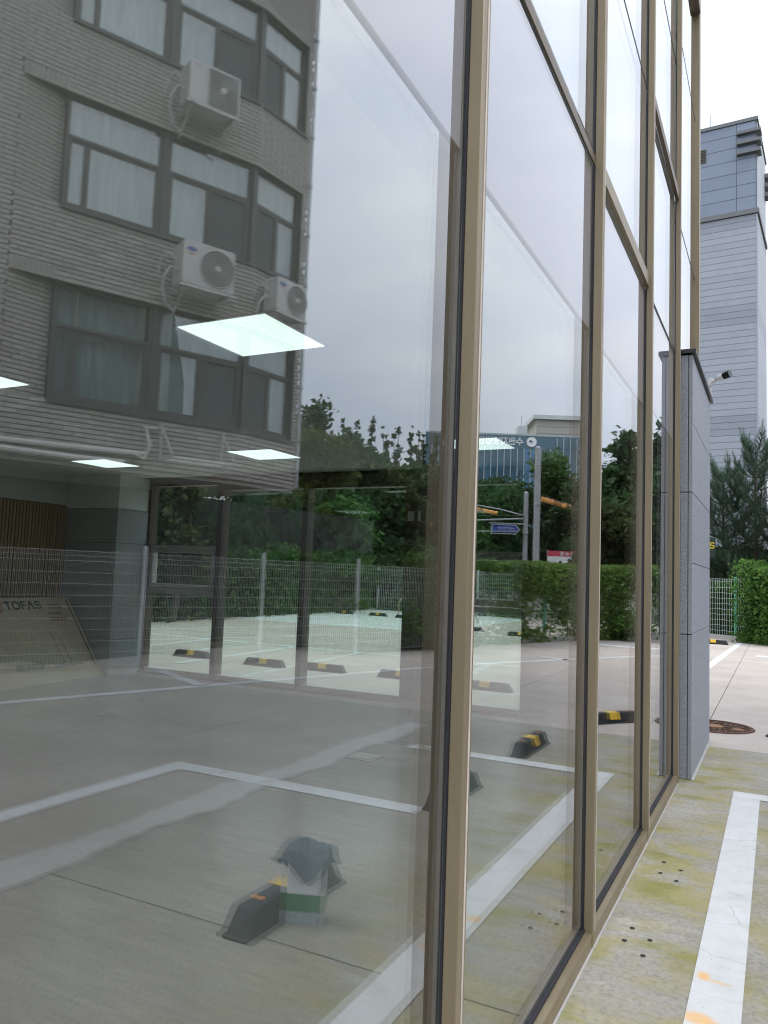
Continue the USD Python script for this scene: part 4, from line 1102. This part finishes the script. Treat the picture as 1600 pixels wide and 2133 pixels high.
ivy("dark wood closing the view behind the hedge outside the end window", [(-19.0, 7.0), (-19.5, 20), (-20, 32), (-16, 39), (-6, 37), (0.5, 34.5)], 90000, 0.30, 19, h=6.5, thick=0.9, over=1.2, leaf="leaf_dark", kind="stuff", density=lambda s, z, nv: np.clip((nv - 0.22) * 6, 0.2, 1) * np.where(s > 36, z < 3.2, True))
ivy("ivy over the far white fence beyond the bicycle racks", [(-15.6, 31.6), (-8.0, 31.7)], 9000, 0.10, 10, h=1.9, thick=0.20, over=0.25, leaf="leaf_mid", density=lambda s, z, nv: np.clip((nv - 0.35) * 5, 0.03, 1))
ivy("ivy trailing over the back fence behind the building, seen through the second pane", [GP[4], GP[5], GP[6]], 12000, 0.09, 12, h=1.95, thick=0.24, over=0.4, leaf="leaf_ivy", density=lambda s, z, nv: np.where(z > 0.9, 0.9, np.clip((nv - 0.45) * 4, 0.02, 0.7)))
ivy("ivy and bushes crowding the white fence below the brick building's corner", [(6.9, 12.4), (6.35, 14.3), (5.6, 17.0)], 9000, 0.085, 13, h=1.9, thick=0.25, over=0.5, leaf="leaf_mid", density=lambda s, z, nv: np.clip((nv - 0.42) * 5, 0.0, 1) * (s > 0.6))
tree("weed_bush", "green weed bush at the foot of the green fence in the third pane", 2.95, 22.1, 0.85, 0.75, "leaf_ivy", 1800, 0.09, 30, "bush", trunk_r=0.02)

ivy("dark leafy thicket behind the white fence, right of the brick building's open ground floor", [(8.6, 13.2), (7.6, 15.0), (6.9, 17.2), (6.4, 19.0)], 32000, 0.11, 14, h=2.0, thick=0.36, over=0.25, leaf="leaf_dark", density=lambda s, z, nv: np.clip((nv - 0.15) * 6, 0.25, 1))
# trees beyond the fences (seen mirrored in the panes)
T = "trees mirrored beyond the fence"
tree("broad_tree", "tall dark tree standing just past the brick building's corner", 13.9, 22.9, 7.7, 1.75, "leaf_dark", 13500, 0.20, 40, group=None)
tree("broad_tree", "dark tree with feathery top right of the tall tree at the brick corner", 14.4, 26.2, 7.3, 1.5, "leaf_dark", 10500, 0.20, 41)
tree("broad_tree", "yellow green tree close to the brick building's lower corner", 10.1, 16.9, 5.3, 1.1, "leaf_yellow", 8250, 0.16, 42)
ORD = ("first", "second", "third", "fifth", "sixth", "seventh", "ninth", "fourth", "leftmost outlier", "last")
for k, (x, y, h) in enumerate(((18.7, 34.4, 9.1), (18.0, 34.7, 9.4), (17.35, 35.1, 9.0), (17.7, 37.2, 9.5), (17.0, 37.5, 9.4), (16.4, 37.9, 9.0), (15.9, 38.1, 9.1), (17.5, 39.4, 9.5), (19.4, 34.2, 9.2), (15.2, 38.9, 9.3))):
    tree("spire_tree", f"narrow pointed tree, {ORD[k]} from the left in the row beyond the grey pole", x, y, h + 0.3, 0.62, "leaf_dark", 7500, 0.15, 50 + k, "spire", group="row of narrow pointed trees")
tree("broad_tree", "dark broad tree behind the left grey pole", 14.9, 26.6, 6.1, 2.0, "leaf_dark", 10500, 0.22, 61)
tree("broad_tree", "olive broad tree below the row of pointed trees", 14.0, 28.6, 6.3, 2.1, "leaf_olive", 10500, 0.22, 62)
tree("broad_tree", "dark green tree left of the near mullion under the pointed trees", 13.3, 31.2, 6.4, 2.2, "leaf_dark", 10500, 0.22, 63)
tree("broad_tree", "dark rounded tree under the left end of the blue office building", 13.1, 38.6, 6.8, 2.5, "leaf_dark", 12000, 0.22, 64)
tree("broad_tree", "dark rounded tree in front of the middle of the blue office building", 12.6, 41.1, 6.9, 2.5, "leaf_dark", 12000, 0.22, 65)
tree("broad_tree", "light green round tree right of the middle grey pole", 10.3, 42.6, 8.8, 2.0, "leaf_mid", 10500, 0.22, 66)
tree("broad_tree", "dark tree right of the poles, beside the second mullion", 8.3, 39.6, 6.9, 1.9, "leaf_dark", 12000, 0.20, 67)
tree("broad_tree", "big dark leafy tree filling the third pane", 3.9, 26.6, 6.9, 1.5, "leaf_dark", 12750, 0.19, 70)
tree("broad_tree", "big dark leafy tree just right of the one filling the third pane", 2.6, 27.6, 7.2, 1.6, "leaf_dark", 10500, 0.19, 71)
tree("broad_tree", "brownish lower tree under the big tree in the third pane", 3.9, 24.9, 4.2, 1.2, "leaf_olive", 9000, 0.16, 72)
tree("broad_tree", "dark low tree under the orange cable sleeve by the near mullion", 13.4, 27.2, 2.9, 2.2, "leaf_dark", 10500, 0.19, 74)
# trees beyond the hedge (seen through the room)
tree("broad_tree", "dark mass of trees left behind the hedge outside the end window", -18.6, 16.0, 7.5, 2.6, "leaf_dark", 13500, 0.23, 80)
tree("broad_tree", "dark tree behind the pine outside the end window", -20.5, 22.5, 8.0, 3.0, "leaf_dark", 13500, 0.24, 81)
tree("broad_tree", "maple with fading leaves hanging in the end window's top left light", -14.6, 16.9, 4.9, 1.3, "leaf_olive", 3900, 0.19, 82)
tree("broad_tree", "dense shrubby tree right of the brown window post outside", -15.2, 27.4, 4.6, 1.9, "leaf_mid", 12000, 0.19, 83)
tree("broad_tree", "leafy tree behind the far white fence outside the end window", -13.2, 33.4, 5.4, 2.2, "leaf_mid", 12000, 0.20, 84)
tree("broad_tree", "tall dark tree behind the leafy tree at the far white fence", -15.6, 37.0, 8.4, 3.0, "leaf_dark", 13500, 0.24, 85)
tree("broad_tree", "dark tree behind the back fence seen through the second pane", -9.0, 35.5, 6.5, 2.6, "leaf_dark", 12000, 0.23, 86)
tree("broad_tree", "dark tree farther along the back fence, left of the pines", -5.2, 33.2, 6.0, 2.4, "leaf_dark", 12000, 0.22, 87)
pine("soft dark pine outside the end window, beside the left window post", -16.7, 19.8, 6.0, 2.3, 90, per=60, needle=0.20)
pine("soft dark pine in the middle pane of the end window", -17.0, 24.6, 6.8, 2.5, 91, per=60, needle=0.20)
W = "wall of tall trees behind the hedge"
WL = ("nearest big dark tree of the wood, left in the end window", "big dark tree of the wood behind the left pine", "big dark tree of the wood behind the middle pane's pine", "big dark tree of the wood above the right window post", "big dark tree at the wood's far bend", "big dark tree beyond the bicycle racks", "big dark tree behind the back fence's far corner", "smaller dark tree before the wood in the middle pane", "big dark tree beyond the end window, rightmost")
for k, (x, y, h, hw) in enumerate(((-21.5, 12.5, 9.5, 3.2), (-22.5, 18.5, 10, 3.6), (-23.5, 25, 10.5, 3.8), (-23.0, 32, 10.5, 3.8), (-20.5, 38.5, 10.5, 3.6), (-14.5, 42, 10.5, 3.8), (-8.5, 41, 9.5, 3.6), (-19.0, 29.5, 8.0, 2.8), (-6.5, 41.5, 8.0, 3.2))):
    tree("broad_tree", WL[k], x, y, h, hw, "leaf_dark", 13000, 0.30, 110 + k, group=W, trunk_r=0.2)
for k, (x, y, h, hw, lb) in enumerate(((17.5, 30.5, 7.6, 3.0, "wide dark tree standing behind the left grey pole"), (20.5, 28.0, 8.0, 2.8, "wide dark tree low behind the tall tree at the brick corner"), (14.8, 34.5, 7.0, 2.8, "wide dark tree at the foot of the pointed trees"),
                                        (12.8, 40.5, 7.2, 2.8, "wide dark tree below the office lettering"), (8.6, 41.5, 7.0, 2.6, "wide dark tree behind the taller grey pole"), (5.0, 40.5, 7.4, 2.4, "wide dark tree between the banner and the third pane"), (3.4, 33.6, 7.5, 2.2, "wide dark tree behind the third pane's big tree"))):
    tree("broad_tree", lb, x, y, h, hw, "leaf_dark", 12000, 0.24, 130 + k, trunk_r=0.18)
# pines at the right edge
pine("tall green pine in front of the grey tower, its leader highest", 0.10, 28.9, 6.4, 1.45, 92, 13, per=38)
pine("green pine left of the tall pine, close to the granite pier", -0.95, 29.6, 5.5, 1.35, 93, 12, per=36)
pine("dark low pine behind the ivy mound at the right edge", 1.35, 29.4, 5.0, 1.5, 94, 11, per=34)
tree("broad_tree", "dark shade tree low behind the pines at the right edge", -0.2, 33.5, 2.6, 2.4, "leaf_mid", 9000, 0.18, 95, "bush")

# ------------------------------------------------------------------ street: poles, cable, sign, banner


def pole(label, x, y, h, r):
    t = thing("utility_pole", label, "pole")
    obj("shaft", MB().tube([(x, y, 0), (x, y, h)], [r * 1.12, r], 16), "concrete_pole", t)
    obj("cap", MB().tube([(x, y, h), (x, y, h + 0.02), (x, y, h + 0.10)], [r * 1.05, r * 1.05, 0.02], 16), "galvanised", t)
    obj("band", MB().tube([(x, y, h * 0.66), (x, y, h * 0.66 + 0.10)], r * 1.14, 16).tube([(x - 0.14, y - 0.14, h * 0.66 + 0.05), (x + 0.02, y, h * 0.66 + 0.05)], 0.05, 8), "galvanised", t)
    return t


pole("left grey pole standing before the dark trees near the brick corner", 15.87, 28.18, 7.0, 0.15)
pole("taller grey pole in the second pane, before the blue office building", 8.375, 32.0, 7.25, 0.13)
sp_ = pole("shorter grey pole carrying the blue road sign on side arms", 9.714, 34.86, 5.65, 0.10)
q0 = np.array([9.714, 34.86]); q1 = np.array([12.47, 33.54]); qd = (q1 - q0) / np.linalg.norm(q1 - q0)
am = MB()
am.tube([(*q0, 4.58), (*(q0 + qd * 1.2), 4.86), (*q1, 5.12)], 0.035, 6); am.tube([(*q0, 4.47), (*q1, 4.25)], 0.045, 6); am.tube([(*q0, 4.20), (*(q0 + qd * 1.7), 4.20)], 0.032, 6); am.tube([(*(q0 + qd * 0.3), 3.86), (*q1, 3.76)], 0.03, 6)
obj("side_arm", am, "galvanised", sp_)
sg = thing("road_sign", "small blue arrow shaped road name sign on the shorter pole's arm", "sign")
a0, a1 = np.array([11.14, 34.22]), np.array([10.0, 34.77]); sdv = (a0 - a1) / np.linalg.norm(a0 - a1); nn_ = np.array([sdv[1], -sdv[0]]); Ls = np.linalg.norm(a1 - a0)


def sgp(u, z, d=0.0):
    return np.array([*(a1 + sdv * u + nn_ * d), z])


def arrow(e, d):
    return [sgp(0.16 - e * 0.4, 3.74 + 0 - e, d), sgp(Ls + e, 3.74 - e, d), sgp(Ls + e, 4.12 + e, d), sgp(0.16 - e * 0.4, 4.12 + e, d), sgp(-e, 3.93, d)]


obj("border_plate", MB().loft([arrow(0.03, 0.0), arrow(0.03, 0.02)]), "sign_white", sg)
obj("face", MB().loft([arrow(0.0, 0.0201), arrow(0.0, 0.024)]), "sign_blue", sg)

JAMO = {"S": [[(0.5, 1), (0.42, 0.5), (0, 0)], [(0.45, 0.6), (1, 0)]], "U": [[(0, 0.7), (1, 0.7)], [(0.5, 0.7), (0.5, 0)]], "O": [[(0.5 + 0.48 * math.cos(a), 0.5 + 0.48 * math.sin(a)) for a in np.linspace(0, 6.2832, 11)]],
        "WO": [[(0, 0.5), (0.62, 0.5)], [(0.3, 0.5), (0.3, 0.18)], [(0.85, 1), (0.85, 0)], [(0.6, 0.28), (0.85, 0.28)]], "N": [[(0, 1), (0, 0), (1, 0)]], "J": [[(0.05, 1), (0.95, 1)], [(0.5, 1), (0.42, 0.5), (0, 0)], [(0.48, 0.6), (1, 0)]],
        "I": [[(0.5, 1), (0.5, 0)]], "B": [[(0, 1), (0, 0), (1, 0), (1, 1)], [(0, 0.5), (1, 0.5)]], "A": [[(0.2, 1), (0.2, 0)], [(0.2, 0.5), (1, 0.5)]], "EO": [[(0.8, 1), (0.8, 0)], [(0, 0.5), (0.8, 0.5)]]}
SYL = {"su": [("S", 0.1, 0.52, 0.8, 0.46), ("U", 0, 0, 1, 0.46)], "won": [("O", 0.08, 0.60, 0.5, 0.38), ("WO", 0, 0.25, 1, 0.6), ("N", 0.12, 0, 0.8, 0.2)], "ji": [("J", 0, 0.08, 0.6, 0.84), ("I", 0.7, 0, 0.3, 1)],
       "bang": [("B", 0, 0.5, 0.52, 0.48), ("A", 0.62, 0.42, 0.36, 0.58), ("O", 0.2, 0, 0.6, 0.36)], "beop": [("B", 0, 0.5, 0.5, 0.48), ("EO", 0.55, 0.42, 0.4, 0.58), ("B", 0.18, 0, 0.66, 0.32)]}


def hangul(seq, h, place, t=0.09, gap=1.22, depth=0.05):
    """place(u, v, d) -> point; u along the writing, in metres"""
    mb = MB()
    for k, s in enumerate(seq):
        for j, x0, y0, sx_, sy_ in SYL[s]:
            for stroke in JAMO[j]:
                for (ax_, ay_), (bx_, by_) in zip(stroke[:-1], stroke[1:]):
                    A = np.array([(k * gap + x0 + ax_ * sx_ * 0.95) * h, (y0 + ay_ * sy_) * h]); Bq = np.array([(k * gap + x0 + bx_ * sx_ * 0.95) * h, (y0 + by_ * sy_) * h])
                    d = Bq - A; L_ = np.linalg.norm(d) + 1e-9; d /= L_; n = np.array([-d[1], d[0]]) * t * h / 2; A = A - d * t * h * 0.4; Bq = Bq + d * t * h * 0.4
                    p = [place(*(A - n), 0), place(*(Bq - n), 0), place(*(Bq + n), 0), place(*(A + n), 0)]; q = [place(*(A - n), depth), place(*(Bq - n), depth), place(*(Bq + n), depth), place(*(A + n), depth)]
                    mb.loft([p, q])
    return mb


obj("lettering", hangul(["su", "won", "ji", "bang", "beop", "won"], 0.12, lambda u, v, d: sgp(0.20 + u, 3.93 + v, 0.0241 + d), 0.085, 1.15, 0.004), "sign_white", sg)
obj("lettering", lettering("Suwon District Court", 0.045, sgp(0.18, 3.81, 0.0242), (*sdv, 0), (0, 0, 1), 0.004, False, 0.95), "sign_white", sg)

bn = thing("street_banner", "red and white printed street banner behind the green fence, beside the second mullion", "banner")
b0, b1 = np.array([8.83, 35.57]), np.array([6.2, 36.95]); bd = (b0 - b1) / np.linalg.norm(b0 - b1); bnn = np.array([bd[1], -bd[0]]); bL = np.linalg.norm(b1 - b0)


def bnp(u, z, d=0.0):
    return np.array([*(b1 + bd * u + bnn * d), z])


obj("red_band", MB().loft([[bnp(0, 2.76, d), bnp(bL, 2.76, d), bnp(bL, 3.02, d), bnp(0, 3.02, d)] for d in (0, 0.01)]), "banner_red", bn)
obj("white_band", MB().loft([[bnp(0, 2.44, d), bnp(bL, 2.44, d), bnp(bL, 2.759, d), bnp(0, 2.759, d)] for d in (0, 0.01)]), "sign_white", bn)
obj("lettering", hangul(["ji", "bang", "su", "won", "beop", "ji", "won", "su", "bang"], 0.19, lambda u, v, d: bnp(0.25 + u, 2.795 + v, 0.0105 + d), 0.14, 1.3, 0.004), "sign_white", bn)
obj("lettering", hangul(["won", "ji", "su", "bang", "won"], 0.22, lambda u, v, d: bnp(0.4 + u, 2.48 + v, 0.0105 + d), 0.14, 1.6, 0.004), "ac_blue", bn)
for e in (0.0, bL):
    obj("banner_pole", MB().tube([bnp(e, 0, -0.04), bnp(e, 3.05, -0.04)], 0.03, 8), "galvanised", bn)

cbl = thing("overhead_cable", "thin black overhead cable strung between the grey poles", "cable")


def sag(p, q, n=14, s=0.35):
    p, q = np.array(p), np.array(q); f = np.linspace(0, 1, n)
    return [p + (q - p) * t - np.array([0, 0, s * 4 * t * (1 - t)]) for t in f]


c1 = sag((15.87, 28.18, 4.15), (9.714, 34.86, 4.62), s=0.05); c2 = sag((8.375, 32.0, 5.32), (5.6, 33.6, 4.30), s=0.02); c3 = sag((9.714, 34.86, 4.65), (8.375, 32.0, 5.2), s=0.1)
for c in (c1, c2, c3):
    obj("cable_span", MB().tube(c, 0.014, 5), "black_metal", cbl)


def sleeve(label, p, q, r, bands):
    t = thing("cable_sleeve", label, "cable sleeve")
    p, q = np.array(p), np.array(q)
    f = np.linspace(0, 1, 13); rr = r * (0.85 + 0.15 * np.cos(f * 31))
    obj("sleeve", MB().tube([p + (q - p) * a for a in f], rr, 12), "sleeve_orange", t)
    for a in bands:
        obj("band", MB().tube([p + (q - p) * (a - 0.012), p + (q - p) * (a + 0.012)], r * 1.06, 12), "black_metal", t)


sleeve("orange cable sleeve with black bands hanging right of the taller grey pole", (8.24, 32.2, 5.08), (7.18, 32.78, 4.78), 0.13, (0.42, 0.50, 0.58, 0.66, 0.88, 0.95))
sleeve("orange cable sleeve left of the road sign pole, at the second pane's left edge", (11.6, 31.9, 4.72), (10.35, 32.6, 4.50), 0.11, (0.45, 0.52))
sleeve("orange cable sleeve just left of the near mullion", (13.5, 29.6, 3.86), (12.45, 30.2, 3.82), 0.10, (0.25,))

# far sign with a yellow letter
ys_ = thing("yellow_letter_sign", "dark green sign with a yellow letter S, half hidden by the granite pier", "sign")
obj("board", MB().box(-2.9, -1.08, 27.45, 27.5, 2.55, 3.2), "sign_dark", ys_)
obj("letter", lettering("S", 0.20, (-1.275, 27.449, 2.84), (1, 0, 0), (0, 0, 1), 0.01, True), "yellow_letter", ys_)
obj("post", MB().box(-2.6, -2.5, 27.46, 27.49, 0, 2.55).box(-1.5, -1.42, 27.46, 27.49, 0, 2.55), "sign_dark", ys_)

# ------------------------------------------------------------------ far buildings (mirrored): blue office block and the pale block behind
oa, ob = np.array([22.2, 110.3]), np.array([44.0, 99.2]); od = (ob - oa) / np.linalg.norm(ob - oa); on = np.array([od[1], -od[0]]); oL = np.linalg.norm(ob - oa)


def OP(u, d, z):
    return np.array([*(oa + od * u + on * d), z])


off = thing("office_building", "blue glass office block with white lettering and round emblem along its top", "building")
obj("body", fbox(MB(), OP, 0, oL, -14, -0.1, 0, 22.3), "office_glass", off)
nc = 26
for k in range(nc):
    u0, u1 = oL * k / nc, oL * (k + 1) / nc
    for z0, z1 in ((2, 8), (8.05, 12.5), (12.55, 17.2), (17.25, 20.6)):
        obj("glass_panel", fbox(MB(), OP, u0 + 0.04, u1 - 0.04, -0.09, -0.02, z0, z1), "office_glass_blue" if k in (8, 9, 10) and z0 > 8 else "office_glass", off)
    obj("fin", fbox(MB(), OP, u0 - 0.06, u0 + 0.06, -0.02, 0.16, 2, 20.6 if k > 6 else 22.2), "office_fin", off)
obj("parapet", fbox(MB(), OP, 0, oL, -0.10, 0.05, 20.62, 22.35), "office_glass", off)
obj("coping", fbox(MB(), OP, -0.1, oL, -0.6, 0.10, 22.36, 22.6), "office_fin", off)
for k in range(7):
    obj("side_louvre", fbox(MB(), OP, 0.1, 2.6, 0.17, 0.30, 12.6 + 1.35 * k, 12.85 + 1.35 * k), "office_fin", off)
obj("lettering", hangul(["su", "won", "ji", "bang", "beop", "won", "su", "won", "ji", "won"], 0.98, lambda u, v, d: OP(10.55 + u, 0.06 + d, 21.05 + v), 0.15, 1.12, 0.08), "sign_white", off)
a_ = np.linspace(0, 2 * np.pi, 24, endpoint=False)
em = obj("emblem", MB().loft([[OP(9.3 + 0.72 * math.cos(x), d, 21.5 + 0.72 * math.sin(x)) for x in a_] for d in (0.06, 0.16)]), "sign_white", off)
obj("emblem_mark", MB().loft([[OP(9.3 + 0.30 * math.cos(x) + 0.08, d, 21.45 + 0.38 * math.sin(x) * math.cos(x * 0.5)) for x in a_] for d in (0.161, 0.19)]), "ac_blue", em)
obj("roof_plant", fbox(MB(), OP, 9.2, 10.6, -6, -4, 22.6, 24.6), "roof_white", off)
obj("roof_mast", MB().tube([OP(9.9, -5, 24.6), OP(9.9, -5, 26.4)], 0.05, 6), "galvanised", off)
pa, pb = np.array([26.3, 130.0]), np.array([35.4, 125.4]); pd = (pb - pa) / np.linalg.norm(pb - pa); pn = np.array([pd[1], -pd[0]])


def BPf(u, d, z):
    return np.array([*(pa + pd * u + pn * d), z])


pl = thing("pale_building", "pale beige block with flat white roof rising behind the blue office block", "building")
pL = np.linalg.norm(pb - pa)
obj("wall", fbox(MB(), BPf, 0, pL, -20, 0, 0, 29.0), "beige_wall", pl)
obj("roof", fbox(MB(), BPf, -0.6, pL + 0.6, -20.6, 0.6, 29.0, 29.7), "roof_white", pl)
for u in (1.5, 5.6, 6.9):
    w = obj("window", fbox(MB(), BPf, u, u + 0.9, 0, 0.05, 23.0, 26.2), "tower_trim", pl)
    obj("pane", fbox(MB(), BPf, u + 0.1, u + 0.8, 0.05, 0.08, 23.1, 26.1), "office_glass_blue", w)
for z in np.arange(22.0, 29, 1.15):
    obj("wall_joint", fbox(MB(), BPf, 0, pL, 0.0, 0.03, z, z + 0.06), "tower_trim", pl)

# ------------------------------------------------------------------ grey tower at the right
th = math.radians(3.1); tf = np.array([-math.cos(th), math.sin(th)]); ts = np.array([math.sin(math.radians(3.9)), math.cos(math.radians(3.9))])
T0 = np.array([-0.24, 48.0]); TF, TS = 6.0, 5.6


def TFp(u, d, z):        # front face, u from the right corner to the left
    n = np.array([-tf[1], tf[0]]);  n = n if n[1] < 0 else -n
    return np.array([*(T0 + tf * u + n * d), z])


def TSp(u, d, z):
    n = np.array([ts[1], -ts[0]])
    return np.array([*(T0 + ts * u + n * d), z])


tw = thing("tower_block", "tall grey clad tower with blue grey panelled top behind the pines", "building")
q = [T0, T0 + ts * TS, T0 + ts * TS + tf * TF, T0 + tf * TF]
obj("core", MB().loft([[(*(p_), z) for p_ in q] for z in (0, 29.2)]), "tower_trim", tw)
z = 0.0
while z < 23.4:
    m = "tower_panel_dark" if 17.1 < z + 0.2 < 18.0 or 10.4 < z + 0.2 < 11.4 or z > 22.7 else "tower_panel"
    obj("front_panel", fbox(MB(), TFp, 0.03, TF, 0.0, 0.05, z, min(z + 0.365, 23.44)), m, tw)
    obj("side_panel", fbox(MB(), TSp, 0.03, TS, 0.0, 0.05, z, min(z + 0.365, 23.44)), m, tw)
    z += 0.385
obj("corner_trim", MB().obox((*(T0 - ts * 0.06 + tf * 0.028), 0), (*(ts * 0.085), 0), (*(-tf * 0.09), 0), (0, 0, 23.44)), "tower_panel", tw)
obj("cornice", fbox(fbox(MB(), TFp, -0.12, TF, 0.0, 0.14, 23.46, 23.75), TSp, 0.0, TS, 0.0, 0.141, 23.46, 23.75), "tower_trim", tw)
ZR = np.arange(23.78, 29.1, 0.79)
for z in ZR:
    for u0, u1 in ((0.04, 1.04), (1.07, 3.13), (3.16, 4.2), (4.23, TF)):
        obj("facade_panel", fbox(MB(), TFp, u0, u1, 0, 0.04, z, min(z + 0.765, 29.15)), "tower_panel_blue", tw)
    for u0, u1 in ((0.04, 1.8), (1.83, 3.7), (3.73, TS)):
        obj("facade_panel", fbox(MB(), TSp, u0, u1, 0, 0.04, z, min(z + 0.765, 29.15)), "tower_panel", tw)
obj("roof_edge", fbox(fbox(MB(), TFp, -0.10, TF, 0.0, 0.10, 29.17, 29.38), TSp, 0, TS, 0.0, 0.101, 29.17, 29.38), "tower_trim", tw)
vt = obj("vent", fbox(MB(), TFp, 2.72, 3.6, 0.041, 0.07, 27.2, 28.05), "tower_trim", tw)
for k in range(7):
    obj("vent_slat", fbox(MB(), TFp, 2.76, 3.56, 0.071, 0.09, 27.24 + 0.115 * k, 27.30 + 0.115 * k), "rubber_dirt", vt)
for k in range(3):
    obj("fin_canopy", fbox(fbox(MB(), TFp, -0.25, 1.03, 0.041, 0.30, 27.15 + 0.62 * k, 27.33 + 0.62 * k), TSp, 0.0, 0.5, 0.041, 0.26, 27.151 + 0.62 * k, 27.329 + 0.62 * k), "tower_trim", tw)
    obj("fin_canopy", fbox(MB(), TSp, 4.8, 5.6, 0.041, 0.4, 26.7 + 0.62 * k, 26.95 + 0.62 * k), "tower_trim", tw)
obj("antenna", MB().tube([TFp(2.75, -2, 29.2), TFp(2.75, -2, 31.4)], 0.03, 6), "galvanised", tw)
